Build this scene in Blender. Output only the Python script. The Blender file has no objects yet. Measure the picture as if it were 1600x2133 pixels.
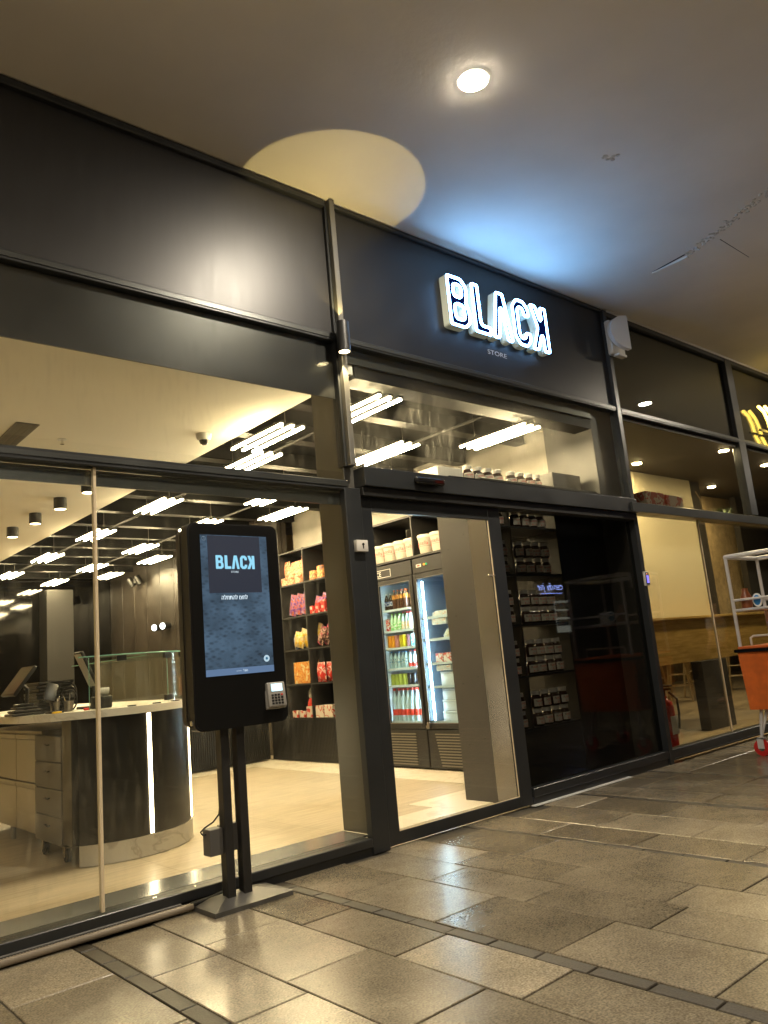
import bpy, bmesh, math, random
from mathutils import Vector, Matrix
from mathutils.geometry import tessellate_polygon
R = math.radians
PI = math.pi
random.seed(7)
S = bpy.context.scene
COL = S.collection

# ------------------------------------------------------------------ camera, world, exposure
cam_d = bpy.data.cameras.new('camera')
cam = bpy.data.objects.new('camera', cam_d)
COL.objects.link(cam)
cam.location = (0, -4.1597, 1.2)
cam.rotation_euler = (R(100.78003), R(5.11163), R(-40.63026))
cam_d.sensor_fit = 'VERTICAL'
cam_d.sensor_height = 36.0
cam_d.lens = 1626.633 / 2133 * 36
cam_d.clip_start = 0.05
cam_d.clip_end = 200
S.camera = cam
S.render.resolution_x, S.render.resolution_y = 768, 1024
W = bpy.data.worlds.new('World')
S.world = W
W.use_nodes = True
wb = W.node_tree.nodes['Background']
sky = W.node_tree.nodes.new('ShaderNodeTexSky')
sky.sky_type = 'NISHITA'
sky.sun_disc = False
sky.sun_elevation = R(-6)
W.node_tree.links.new(sky.outputs[0], wb.inputs[0])
wb.inputs[1].default_value = 0.02
S.view_settings.view_transform = 'Standard'
S.view_settings.look = 'None'
S.view_settings.gamma = 1
S.view_settings.exposure = 0
S.render.engine = 'CYCLES'
cy = S.cycles
cy.use_denoising = True
cy.max_bounces = 10
cy.diffuse_bounces = 4
cy.glossy_bounces = 5
cy.transmission_bounces = 6
cy.transparent_max_bounces = 24
cy.caustics_reflective = False
cy.caustics_refractive = False
cy.sample_clamp_indirect = 4.0
cy.use_light_tree = True

# ------------------------------------------------------------------ helpers
ORG = {}

def setp(o, label=None, cat=None, group=None, kind=None):
    if label: o['label'] = label
    if cat: o['category'] = cat
    if group: o['group'] = group
    if kind: o['kind'] = kind
    return o

def thing(name, label, cat, loc=(0, 0, 0), group=None):
    o = bpy.data.objects.new(name, None)
    o.empty_display_size = 0.05
    COL.objects.link(o)
    o.location = loc
    ORG[o] = Vector(loc)
    return setp(o, label, cat, group)

class MB:
    """collects shapes in world coordinates; becomes one mesh object"""
    def __init__(s): s.v = []; s.f = []; s.m = []
    def add(s, vs, fs, mi=0):
        b = len(s.v)
        s.v += [tuple(p) for p in vs]
        s.f += [tuple(i + b for i in f) for f in fs]
        s.m += [mi] * len(fs)
        return s
    def box(s, a, b, mi=0):
        x0, y0, z0 = a; x1, y1, z1 = b
        if x0 > x1: x0, x1 = x1, x0
        if y0 > y1: y0, y1 = y1, y0
        if z0 > z1: z0, z1 = z1, z0
        v = [(x, y, z) for z in (z0, z1) for y in (y0, y1) for x in (x0, x1)]
        return s.add(v, [(0, 2, 3, 1), (4, 5, 7, 6), (0, 1, 5, 4), (2, 6, 7, 3), (0, 4, 6, 2), (1, 3, 7, 5)], mi)
    def rbox(s, a, b, bev=0.004, seg=2, mi=0):
        bm = bmesh.new()
        bmesh.ops.create_cube(bm, size=1)
        c = [(a[i] + b[i]) / 2 for i in range(3)]; d = [abs(b[i] - a[i]) for i in range(3)]
        for v in bm.verts: v.co = Vector([c[i] + v.co[i] * d[i] for i in range(3)])
        bmesh.ops.bevel(bm, geom=bm.edges[:], offset=min(bev, min(d) * .45), segments=seg, affect='EDGES', profile=.5)
        bm.verts.index_update()
        s.add([v.co[:] for v in bm.verts], [[v.index for v in f.verts] for f in bm.faces], mi)
        bm.free(); return s
    def cyl(s, p, q, r, n=16, r2=None, mi=0, caps=True):
        p, q = Vector(p), Vector(q); r2 = r if r2 is None else r2
        ax = (q - p).normalized()
        u = ax.cross(Vector((0, 0, 1)) if abs(ax.z) < .9 else Vector((1, 0, 0))).normalized(); w = ax.cross(u)
        v = []
        for c, rr in ((p, r), (q, r2)):
            v += [c + (u * math.cos(2 * PI * i / n) + w * math.sin(2 * PI * i / n)) * rr for i in range(n)]
        f = [(i, (i + 1) % n, n + (i + 1) % n, n + i) for i in range(n)]
        if caps: f += [tuple(range(n))[::-1], tuple(range(n, 2 * n))]
        return s.add(v, f, mi)
    def tube(s, path, r, n=8, closed=False, mi=0):
        P = [Vector(p) for p in path]; N = len(P); vs = []
        prev = None
        for i in range(N):
            t = (P[(i + 1) % N] - P[i - 1]) if closed else (P[min(i + 1, N - 1)] - P[max(i - 1, 0)])
            t = t.normalized()
            if prev is None:
                u = t.cross(Vector((0, 0, 1)) if abs(t.z) < .9 else Vector((0, 1, 0))).normalized()
            else:
                u = (prev - t * prev.dot(t)).normalized()
            prev = u; w = t.cross(u)
            vs += [P[i] + (u * math.cos(2 * PI * k / n) + w * math.sin(2 * PI * k / n)) * r for k in range(n)]
        fs = []
        for i in range(N if closed else N - 1):
            j = (i + 1) % N
            fs += [(i * n + k, i * n + (k + 1) % n, j * n + (k + 1) % n, j * n + k) for k in range(n)]
        if not closed: fs += [tuple(range(n))[::-1], tuple(range((N - 1) * n, N * n))]
        return s.add(vs, fs, mi)
    def lathe(s, prof, c=(0, 0, 0), n=20, mi=0, caps=True):
        vs = []; m = len(prof)
        for i in range(n):
            a = 2 * PI * i / n
            vs += [(c[0] + r * math.cos(a), c[1] + r * math.sin(a), c[2] + z) for r, z in prof]
        fs = []
        for i in range(n):
            j = (i + 1) % n
            fs += [(i * m + k, j * m + k, j * m + k + 1, i * m + k + 1) for k in range(m - 1)]
        if caps and prof[0][0] > 1e-4: fs.append(tuple(i * m for i in range(n))[::-1])
        if caps and prof[-1][0] > 1e-4: fs.append(tuple(i * m + m - 1 for i in range(n)))
        return s.add(vs, fs, mi)
    def prism(s, loops, fn, w0, w1, mi=0):
        """loops of (u, v) -> fn(u, v, w); first loop outer, others holes"""
        L = [[Vector((u, v, 0)) for u, v in l] for l in loops]
        tri = tessellate_polygon(L)
        flat = [p for l in loops for p in l]; n = len(flat)
        vs = [fn(u, v, w0) for u, v in flat] + [fn(u, v, w1) for u, v in flat]
        fs = []
        for t in tri:
            fs.append(tuple(t)); fs.append(tuple(i + n for i in reversed(t)))
        b = 0
        for l in loops:
            k = len(l)
            fs += [(b + i, b + (i + 1) % k, n + b + (i + 1) % k, n + b + i) for i in range(k)]
            b += k
        return s.add(vs, fs, mi)
    def xform(s, M, start=0):
        for i in range(start, len(s.v)): s.v[i] = tuple(M @ Vector(s.v[i]))
        return s

def obj(name, mb, mats, parent=None, smooth=None, fix=True):
    me = bpy.data.meshes.new(name)
    off = ORG.get(parent, Vector((0, 0, 0))) if parent else Vector((0, 0, 0))
    me.from_pydata([(v[0] - off.x, v[1] - off.y, v[2] - off.z) for v in mb.v], [], mb.f)
    if not isinstance(mats, (list, tuple)): mats = [mats]
    for m in mats: me.materials.append(m)
    if len(mats) > 1:
        for p, i in zip(me.polygons, mb.m): p.material_index = i
    if fix:
        bm = bmesh.new(); bm.from_mesh(me)
        bmesh.ops.recalc_face_normals(bm, faces=bm.faces[:])
        bm.to_mesh(me); bm.free()
    me.update()
    if smooth:
        me.shade_smooth(); me.set_sharp_from_angle(angle=R(smooth))
    o = bpy.data.objects.new(name, me)
    COL.objects.link(o)
    if parent: o.parent = parent
    ORG[o] = off
    return o

def single(name, mb, mats, label, cat, group=None, smooth=None):
    """a thing that is one mesh, origin at its base"""
    xs = [v[0] for v in mb.v]; ys = [v[1] for v in mb.v]; zs = [v[2] for v in mb.v]
    c = Vector(((min(xs) + max(xs)) / 2, (min(ys) + max(ys)) / 2, min(zs)))
    mb.v = [(v[0] - c.x, v[1] - c.y, v[2] - c.z) for v in mb.v]
    o = obj(name, mb, mats, None, smooth)
    o.location = c
    return setp(o, label, cat, group)

def struct(name, mb, mats, smooth=None, parent=None):
    o = obj(name, mb, mats, parent, smooth)
    if not parent: o['kind'] = 'structure'
    return o

def dup(o, loc=None, rotz=None, label=None, group=None, parent=None):
    c = o.copy(); COL.objects.link(c)
    if parent: c.parent = parent
    for ch in list(o.children): dup(ch, parent=c)
    if loc is not None: c.location = loc
    if rotz is not None: c.rotation_euler = (0, 0, rotz)
    if label: c['label'] = label
    if group: c['group'] = group
    return c

ORD = ['first', 'second', 'third', 'fourth', 'fifth', 'sixth', 'seventh', 'eighth', 'ninth', 'tenth']

# ------------------------------------------------------------------ materials
def newmat(name):
    m = bpy.data.materials.new(name); m.use_nodes = True
    nt = m.node_tree
    return m, nt, nt.nodes['Principled BSDF'], nt.nodes, nt.links

def pbr(name, col, rough=.5, metal=0, noise=0, scale=8, bump=0, bscale=60, spec=.5, rvar=0, stretch=(1, 1, 1), coat=0):
    m, nt, b, N, Lk = newmat(name)
    b.inputs['Base Color'].default_value = (*col, 1)
    b.inputs['Roughness'].default_value = rough
    b.inputs['Metallic'].default_value = metal
    b.inputs['Specular IOR Level'].default_value = spec
    if coat: b.inputs['Coat Weight'].default_value = coat
    if noise or bump or rvar:
        tc = N.new('ShaderNodeTexCoord'); mp = N.new('ShaderNodeMapping')
        mp.inputs['Scale'].default_value = stretch
        Lk.new(tc.outputs['Object'], mp.inputs[0])
    if noise or rvar:
        n = N.new('ShaderNodeTexNoise'); n.inputs['Scale'].default_value = scale; n.inputs['Detail'].default_value = 5
        Lk.new(mp.outputs[0], n.inputs['Vector'])
    if noise:
        r = N.new('ShaderNodeMapRange')
        r.inputs[1].default_value = .25; r.inputs[2].default_value = .75
        r.inputs[3].default_value = 1 - noise; r.inputs[4].default_value = 1 + noise
        Lk.new(n.outputs['Fac'], r.inputs[0])
        mx = N.new('ShaderNodeVectorMath'); mx.operation = 'MULTIPLY'
        mx.inputs[0].default_value = col
        Lk.new(r.outputs[0], mx.inputs[1]); Lk.new(mx.outputs[0], b.inputs['Base Color'])
    if rvar:
        r = N.new('ShaderNodeMapRange')
        r.inputs[1].default_value = .3; r.inputs[2].default_value = .7
        r.inputs[3].default_value = max(.02, rough - rvar); r.inputs[4].default_value = rough + rvar
        Lk.new(n.outputs['Fac'], r.inputs[0]); Lk.new(r.outputs[0], b.inputs['Roughness'])
    if bump:
        n2 = N.new('ShaderNodeTexNoise'); n2.inputs['Scale'].default_value = bscale; n2.inputs['Detail'].default_value = 4
        Lk.new(mp.outputs[0], n2.inputs['Vector'])
        bp = N.new('ShaderNodeBump'); bp.inputs['Strength'].default_value = bump; bp.inputs['Distance'].default_value = .01
        Lk.new(n2.outputs['Fac'], bp.inputs['Height']); Lk.new(bp.outputs[0], b.inputs['Normal'])
    return m

def emit(name, col, strength, base=(.8, .8, .8)):
    m, nt, b, N, Lk = newmat(name)
    b.inputs['Base Color'].default_value = (*base, 1)
    b.inputs['Emission Color'].default_value = (*col, 1)
    b.inputs['Emission Strength'].default_value = strength
    return m

def glassmat(name, tint=(.96, .97, .95), ior=1.5, rough=0.0, dust_haze=0, dscale=6, boost=1.0):
    m = bpy.data.materials.new(name); m.use_nodes = True
    nt = m.node_tree; N = nt.nodes; Lk = nt.links; N.clear()
    out = N.new('ShaderNodeOutputMaterial')
    tr = N.new('ShaderNodeBsdfTransparent'); tr.inputs[0].default_value = (*tint, 1)
    gl = N.new('ShaderNodeBsdfGlossy'); gl.inputs['Roughness'].default_value = rough
    fr = N.new('ShaderNodeFresnel')
    ge = N.new('ShaderNodeNewGeometry'); io = N.new('ShaderNodeMapRange')     # same reflectance from both faces of a pane
    io.inputs[3].default_value = ior; io.inputs[4].default_value = 1 / ior
    Lk.new(ge.outputs['Backfacing'], io.inputs[0]); Lk.new(io.outputs[0], fr.inputs['IOR'])
    mx = N.new('ShaderNodeMixShader')
    fac = fr.outputs[0]
    if boost != 1:
        mu = N.new('ShaderNodeMath'); mu.operation = 'MULTIPLY'; mu.inputs[1].default_value = boost; mu.use_clamp = True
        Lk.new(fac, mu.inputs[0]); fac = mu.outputs[0]
    Lk.new(fac, mx.inputs[0]); Lk.new(tr.outputs[0], mx.inputs[1]); Lk.new(gl.outputs[0], mx.inputs[2])
    last = mx.outputs[0]
    if dust_haze:
        tc = N.new('ShaderNodeTexCoord'); mp = N.new('ShaderNodeMapping'); mp.inputs['Scale'].default_value = (5, 1, 1)
        n1 = N.new('ShaderNodeTexNoise'); n1.inputs['Scale'].default_value = dscale; n1.inputs['Detail'].default_value = 6
        n2 = N.new('ShaderNodeTexNoise'); n2.inputs['Scale'].default_value = 1.3; n2.inputs['Detail'].default_value = 2
        Lk.new(tc.outputs['Object'], mp.inputs[0]); Lk.new(mp.outputs[0], n1.inputs['Vector']); Lk.new(tc.outputs['Object'], n2.inputs['Vector'])
        m1 = N.new('ShaderNodeMapRange'); m1.inputs[1].default_value = .5; m1.inputs[2].default_value = .8; m1.inputs[3].default_value = 0.15
        m2 = N.new('ShaderNodeMapRange'); m2.inputs[1].default_value = .4; m2.inputs[2].default_value = .7
        Lk.new(n1.outputs['Fac'], m1.inputs[0]); Lk.new(n2.outputs['Fac'], m2.inputs[0])
        mm = N.new('ShaderNodeMath'); mm.operation = 'MULTIPLY'; Lk.new(m1.outputs[0], mm.inputs[0]); Lk.new(m2.outputs[0], mm.inputs[1])
        m3 = N.new('ShaderNodeMath'); m3.operation = 'MULTIPLY'; m3.inputs[1].default_value = dust_haze; Lk.new(mm.outputs[0], m3.inputs[0])
        df = N.new('ShaderNodeBsdfTranslucent'); df.inputs[0].default_value = (.8, .8, .78, 1)
        mx2 = N.new('ShaderNodeMixShader')
        Lk.new(m3.outputs[0], mx2.inputs[0]); Lk.new(last, mx2.inputs[1]); Lk.new(df.outputs[0], mx2.inputs[2])
        last = mx2.outputs[0]
    Lk.new(last, out.inputs['Surface'])
    return m

def paving_mat(name, c0, c1, rough, speck=.35):
    """polished granite: fine speckle, per-stone tone from a face attribute, worn gloss"""
    m, nt, b, N, Lk = newmat(name)
    tc = N.new('ShaderNodeTexCoord')
    at = N.new('ShaderNodeAttribute'); at.attribute_name = 'tone'
    n1 = N.new('ShaderNodeTexNoise'); n1.inputs['Scale'].default_value = 110; n1.inputs['Detail'].default_value = 3
    n2 = N.new('ShaderNodeTexNoise'); n2.inputs['Scale'].default_value = 3.2; n2.inputs['Detail'].default_value = 6
    n3 = N.new('ShaderNodeTexNoise'); n3.inputs['Scale'].default_value = 26; n3.inputs['Detail'].default_value = 5
    for n in (n1, n2, n3): Lk.new(tc.outputs['Object'], n.inputs['Vector'])
    mix = N.new('ShaderNodeMix'); mix.data_type = 'RGBA'
    mix.inputs['A'].default_value = (*c0, 1); mix.inputs['B'].default_value = (*c1, 1)
    Lk.new(at.outputs['Fac'], mix.inputs['Factor'])
    def rng(sock, lo, hi, a=.3, bb=.7):
        r = N.new('ShaderNodeMapRange'); r.inputs[1].default_value = a; r.inputs[2].default_value = bb
        r.inputs[3].default_value = lo; r.inputs[4].default_value = hi; Lk.new(sock, r.inputs[0]); return r.outputs[0]
    a = rng(n1.outputs['Fac'], 1 - speck, 1 + speck); c = rng(n2.outputs['Fac'], .8, 1.15); d = rng(n3.outputs['Fac'], .86, 1.1)
    m1 = N.new('ShaderNodeMath'); m1.operation = 'MULTIPLY'; Lk.new(a, m1.inputs[0]); Lk.new(c, m1.inputs[1])
    m2 = N.new('ShaderNodeMath'); m2.operation = 'MULTIPLY'; Lk.new(m1.outputs[0], m2.inputs[0]); Lk.new(d, m2.inputs[1])
    vo = N.new('ShaderNodeTexVoronoi'); vo.inputs['Scale'].default_value = 1.5; Lk.new(tc.outputs['Object'], vo.inputs['Vector'])   # trodden gum
    gum = rng(vo.outputs['Distance'], .62, 1.0, .028, .04)
    m9 = N.new('ShaderNodeMath'); m9.operation = 'MULTIPLY'; Lk.new(m2.outputs[0], m9.inputs[0]); Lk.new(gum, m9.inputs[1]); m2 = m9
    vm = N.new('ShaderNodeVectorMath'); vm.operation = 'MULTIPLY'
    Lk.new(mix.outputs['Result'], vm.inputs[0]); Lk.new(m2.outputs[0], vm.inputs[1])
    Lk.new(vm.outputs[0], b.inputs['Base Color'])
    rr = N.new('ShaderNodeMath'); rr.operation = 'MULTIPLY'
    Lk.new(rng(n2.outputs['Fac'], rough * .88, rough * 1.17), rr.inputs[0]); Lk.new(rng(n3.outputs['Fac'], .95, 1.1), rr.inputs[1])
    Lk.new(rr.outputs[0], b.inputs['Roughness'])
    bp = N.new('ShaderNodeBump'); bp.inputs['Strength'].default_value = .3; bp.inputs['Distance'].default_value = .002
    Lk.new(n1.outputs['Fac'], bp.inputs['Height']); Lk.new(bp.outputs[0], b.inputs['Normal'])
    return m

def streak_floor(name, col):
    m, nt, b, N, Lk = newmat(name)
    tc = N.new('ShaderNodeTexCoord'); mp = N.new('ShaderNodeMapping'); mp.inputs['Scale'].default_value = (1.2, 14, 1)
    n1 = N.new('ShaderNodeTexNoise'); n1.inputs['Scale'].default_value = 2.2; n1.inputs['Detail'].default_value = 8
    n2 = N.new('ShaderNodeTexNoise'); n2.inputs['Scale'].default_value = 1.1
    Lk.new(tc.outputs['Object'], mp.inputs[0]); Lk.new(mp.outputs[0], n1.inputs['Vector']); Lk.new(tc.outputs['Object'], n2.inputs['Vector'])
    br = N.new('ShaderNodeTexBrick'); br.inputs['Scale'].default_value = 1; br.inputs['Brick Width'].default_value = 1.2; br.inputs['Row Height'].default_value = .6
    br.inputs['Mortar Size'].default_value = .0025; br.offset = 0
    br.inputs['Color1'].default_value = (1, 1, 1, 1); br.inputs['Color2'].default_value = (.94, .94, .94, 1); br.inputs['Mortar'].default_value = (.55, .52, .46, 1)
    Lk.new(tc.outputs['Object'], br.inputs['Vector'])
    r = N.new('ShaderNodeMapRange'); r.inputs[1].default_value = .3; r.inputs[2].default_value = .7; r.inputs[3].default_value = .8; r.inputs[4].default_value = 1.16
    Lk.new(n1.outputs['Fac'], r.inputs[0])
    vm = N.new('ShaderNodeVectorMath'); vm.operation = 'MULTIPLY'; vm.inputs[0].default_value = col
    Lk.new(r.outputs[0], vm.inputs[1])
    v2 = N.new('ShaderNodeVectorMath'); v2.operation = 'MULTIPLY'; Lk.new(vm.outputs[0], v2.inputs[0]); Lk.new(br.outputs['Color'], v2.inputs[1])
    Lk.new(v2.outputs[0], b.inputs['Base Color'])
    r2 = N.new('ShaderNodeMapRange'); r2.inputs[3].default_value = .3; r2.inputs[4].default_value = .46; Lk.new(n2.outputs['Fac'], r2.inputs[0])
    Lk.new(r2.outputs[0], b.inputs['Roughness'])
    return m

def wood(name, c0, c1, rough=.45, stretch=(1, 12, 12), scale=3):
    m, nt, b, N, Lk = newmat(name)
    tc = N.new('ShaderNodeTexCoord'); mp = N.new('ShaderNodeMapping'); mp.inputs['Scale'].default_value = stretch
    n1 = N.new('ShaderNodeTexNoise'); n1.inputs['Scale'].default_value = scale; n1.inputs['Detail'].default_value = 8; n1.inputs['Distortion'].default_value = .6
    Lk.new(tc.outputs['Object'], mp.inputs[0]); Lk.new(mp.outputs[0], n1.inputs['Vector'])
    cr = N.new('ShaderNodeValToRGB'); cr.color_ramp.elements[0].position = .3; cr.color_ramp.elements[1].position = .7
    cr.color_ramp.elements[0].color = (*c0, 1); cr.color_ramp.elements[1].color = (*c1, 1)
    Lk.new(n1.outputs['Fac'], cr.inputs[0]); Lk.new(cr.outputs[0], b.inputs['Base Color'])
    b.inputs['Roughness'].default_value = rough
    return m

def marble(name, c0, c1, scale=5, rough=.25):
    m, nt, b, N, Lk = newmat(name)
    tc = N.new('ShaderNodeTexCoord')
    n1 = N.new('ShaderNodeTexNoise'); n1.inputs['Scale'].default_value = scale; n1.inputs['Detail'].default_value = 10; n1.inputs['Distortion'].default_value = .9
    Lk.new(tc.outputs['Object'], n1.inputs['Vector'])
    cr = N.new('ShaderNodeValToRGB')
    e = cr.color_ramp.elements; e[0].position = .465; e[0].color = (*c1, 1); e[1].position = .53; e[1].color = (*c1, 1)
    x = e.new(.49); x.color = (*c0, 1)
    Lk.new(n1.outputs['Fac'], cr.inputs[0]); Lk.new(cr.outputs[0], b.inputs['Base Color'])
    b.inputs['Roughness'].default_value = rough
    return m

def blotch(name, cols, scale=14, rough=.4, spec=.5):
    """printed packaging: hard-edged patches of several inks"""
    m, nt, b, N, Lk = newmat(name)
    tc = N.new('ShaderNodeTexCoord')
    n1 = N.new('ShaderNodeTexNoise'); n1.inputs['Scale'].default_value = scale; n1.inputs['Detail'].default_value = 2.5
    Lk.new(tc.outputs['Object'], n1.inputs['Vector'])
    cr = N.new('ShaderNodeValToRGB'); cr.color_ramp.interpolation = 'CONSTANT'
    e = cr.color_ramp.elements
    k = len(cols)
    e[0].position = 0; e[0].color = (*cols[0], 1)
    e[1].position = .36 + .28 / k; e[1].color = (*cols[1], 1)
    for i in range(2, k):
        q = e.new(.36 + .28 * i / k); q.color = (*cols[i], 1)
    Lk.new(n1.outputs['Fac'], cr.inputs[0]); Lk.new(cr.outputs[0], b.inputs['Base Color'])
    b.inputs['Roughness'].default_value = rough
    return m

def ribbed(name, col, freq=220, rough=.5):
    m, nt, b, N, Lk = newmat(name)
    b.inputs['Base Color'].default_value = (*col, 1); b.inputs['Roughness'].default_value = rough
    return m

M = {}
M['pave'] = paving_mat('polished granite', (.138, .116, .081), (.285, .245, .179), .205, .4)
M['band'] = paving_mat('dark granite strip', (.042, .035, .025), (.06, .05, .036), .5)
M['grout'] = pbr('dark joint', (.05, .042, .03), .9, noise=.3, scale=30)
M['floor'] = streak_floor('pale wood grain tile', (.5, .42, .3))
M['border'] = marble('cream border tile', (.6, .52, .4), (.72, .66, .54), 2.5, .3)
M['soffit'] = pbr('painted plaster', (.8, .755, .68), .8, noise=.09, scale=1.1, bump=.12, bscale=25)
M['plasterwhite'] = pbr('white ceiling paint', (.84, .8, .7), .75, noise=.03, scale=1.5)
M['patch'] = pbr('rough filler', (.6, .57, .51), .95, noise=.2, scale=40, bump=1, bscale=70)
M['crack'] = pbr('dark crack', (.015, .015, .015), .9)
M['frame'] = pbr('anthracite powder coat', (.022, .024, .026), .38, 0, noise=.15, scale=3, rvar=.08)
M['frame2'] = pbr('dark satin aluminium', (.085, .088, .085), .36, .75, rvar=.05, scale=3)
M['finmetal'] = pbr('grey satin fin', (.2, .195, .18), .38, .6)
M['panel'] = pbr('black satin panel', (.0115, .011, .0118), .415, 0, noise=.2, scale=4, rvar=.022, stretch=(6, 1, .8), spec=.65)
M['signpanel'] = pbr('black matt sign panel', (.012, .0125, .015), .42, 0, noise=.15, scale=4, rvar=.04)
M['film'] = pbr('black window film', (.014, .014, .016), .36, 0, noise=.2, scale=2.5, rvar=.035)
M['glass'] = glassmat('clear glass', dust_haze=.08)  # besides dust, carries a painted milky veil of glow over the interior
M['glassdusty'] = glassmat('dusty glass', dust_haze=.16, dscale=7)
M['darkglass'] = glassmat('smoked glass', (.66, .66, .64), boost=.42)
M['nglass'] = glassmat('neighbour glass', (.8, .8, .76))
M['edgeglow'] = pbr('pale sealed glass edge', (.75, .62, .42), .3)
M['sill'] = pbr('brushed sill plate', (.55, .57, .57), .2, .75, rvar=.05, scale=3)
M['white'] = pbr('white plastic', (.7, .7, .68), .4)
M['offwhite'] = pbr('off white plastic', (.6, .58, .54), .45)
M['black'] = pbr('black plastic', (.012, .012, .012), .4)
M['gloss'] = pbr('gloss black', (.008, .008, .009), .12)
M['kiosk'] = pbr('black kiosk casing', (.0075, .0075, .008), .45, noise=.2, scale=6)
M['kioskside'] = pbr('black kiosk edge', (.02, .019, .017), .35)
M['steelblk'] = pbr('black steel', (.02, .019, .018), .42, noise=.2, scale=12)
M['baseplate'] = pbr('scuffed dark steel plate', (.11, .105, .095), .42, .3, noise=.35, scale=7, rvar=.1)
M['steel'] = pbr('brushed stainless steel', (.3, .28, .25), .34, .9, noise=.05, scale=2)
M['chrome'] = pbr('chrome', (.75, .75, .75), .12, 1)
M['grey'] = pbr('grey laminate', (.095, .09, .083), .5, noise=.06, scale=5)
M['endgrey'] = pbr('mid grey painted board', (.055, .052, .0485), .5, noise=.08, scale=4)
M['counterblk'] = pbr('scuffed black laminate', (.006, .0056, .0052), .34, 0, noise=.15, scale=4, rvar=.03)
M['marble'] = marble('veined pale marble', (.36, .33, .28), (.5, .46, .39), 3.2)
M['top'] = marble('pale stone worktop', (.55, .5, .42), (.68, .63, .54), 3, .3)
M['shelf'] = pbr('black shelving board', (.0085, .008, .0078), .5, noise=.2, scale=6)
M['shelfback'] = pbr('black shelving back', (.007, .0065, .0062), .5)
M['concrete'] = pbr('concrete effect wall', (.3, .275, .235), .7, noise=.2, scale=3, bump=.1, bscale=12)
M['brownwall'] = pbr('dark brown wall panel', (.027, .021, .0155), .4, 0, noise=.35, scale=6, rvar=.1, stretch=(1, 1, 1))
M['backglass'] = pbr('black back painted glass', (.004, .0036, .003), .06, noise=.2, scale=2)
M['darkceil'] = pbr('black ceiling', (.005, .0048, .0046), .9, noise=.3, scale=4, spec=.1)
M['beam'] = pbr('black painted steel', (.0065, .0062, .006), .5, noise=.2, scale=4, spec=.25)
M['tube'] = emit('warm led tube', (1, .785, .44), 205)
M['cyllamp'] = emit('warm lamp lens', (1, .8, .45), 30)
M['spotlamp'] = emit('white spot lens', (.85, .92, 1), 8)
M['downlight'] = emit('downlight lens', (1, .875, .685), 2050)
M['ndown'] = emit('warm recessed lens', (1, .78, .42), 1300)
M['ledstrip'] = emit('warm led strip', (1, .8, .5), 20)
M['fridgeled'] = emit('cold led strip', (.66, .88, 1), 48)
M['fridgein'] = pbr('white fridge liner', (.55, .64, .7), .4)
M['fridge'] = pbr('black fridge casing', (.013, .013, .0135), .42, noise=.15, scale=6)
M['fridgeseal'] = pbr('grey fridge door frame', (.045, .05, .055), .35, .3)
M['neon'] = emit('white neon tube', (.2, .5, 1), 29)
M['letterside'] = emit('milky acrylic letter side', (.72, .78, .6), .1, (.62, .66, .56))
M['letterface'] = emit('navy letter face', (.02, .05, .4), .1, (.001, .0015, .006))
M['letterface'].node_tree.nodes['Principled BSDF'].inputs['Specular IOR Level'].default_value = 0
M['lettergrey'] = pbr('grey vinyl lettering', (.62, .62, .63), .5)
M['ink_black'] = pbr('black print', (.01, .01, .01), .5)
M['ink_red'] = pbr('red print', (.62, .035, .02), .45)
M['ink_white'] = pbr('white print', (.75, .74, .7), .5)
M['cream'] = pbr('cream tub plastic', (.5, .46, .39), .4)
M['choc'] = pbr('dark chocolate spread in glass', (.03, .013, .007), .1, coat=.5)
M['lid'] = pbr('white jar lid', (.38, .37, .35), .4)
M['jarlabel'] = pbr('white jar label', (.5, .48, .42), .5)
M['red'] = pbr('red plastic', (.5, .02, .015), .35)
M['orange'] = pbr('orange pleated fabric', (.6, .125, .008), .7, noise=.2, scale=10)
M['orangehard'] = pbr('orange board', (.6, .12, .02), .5)
M['cartwhite'] = pbr('white painted tube', (.55, .52, .5), .4)
M['blue'] = pbr('blue print', (.03, .2, .5), .45)
M['wood'] = wood('yellow pine board', (.42, .26, .07), (.66, .45, .16))
M['stoolwood'] = wood('pale stool wood', (.5, .37, .2), (.62, .5, .3), stretch=(10, 10, 1))
M['nwall'] = pbr('pale partition', (.62, .55, .38), .5, noise=.05, scale=2)
M['nrough'] = pbr('textured ochre wall', (.34, .25, .13), .85, noise=.3, scale=9, bump=.6, bscale=30)
M['ndark'] = pbr('dark interior', (.03, .025, .02), .7, noise=.3, scale=3)
M['nfloor'] = streak_floor('neighbour pale floor', (.42, .32, .19))
M['oppdark'] = pbr('dark opposite facade', (.03, .028, .026), .4, noise=.2, scale=2)
M['skin'] = pbr('skin', (.42, .25, .17), .55)
M['shirt'] = pbr('pale grey shirt', (.36, .36, .34), .8, noise=.15, scale=8, bump=.5, bscale=9)
M['trousers'] = pbr('dark trousers', (.02, .02, .024), .8)
M['conduit'] = pbr('beige conduit', (.24, .2, .15), .5)
M['rubber'] = pbr('black rubber', (.012, .012, .012), .7)
M['plant'] = pbr('green leaves', (.05, .1, .02), .5)
M['glassedge'] = pbr('green glass edge', (.22, .5, .4), .15)

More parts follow.
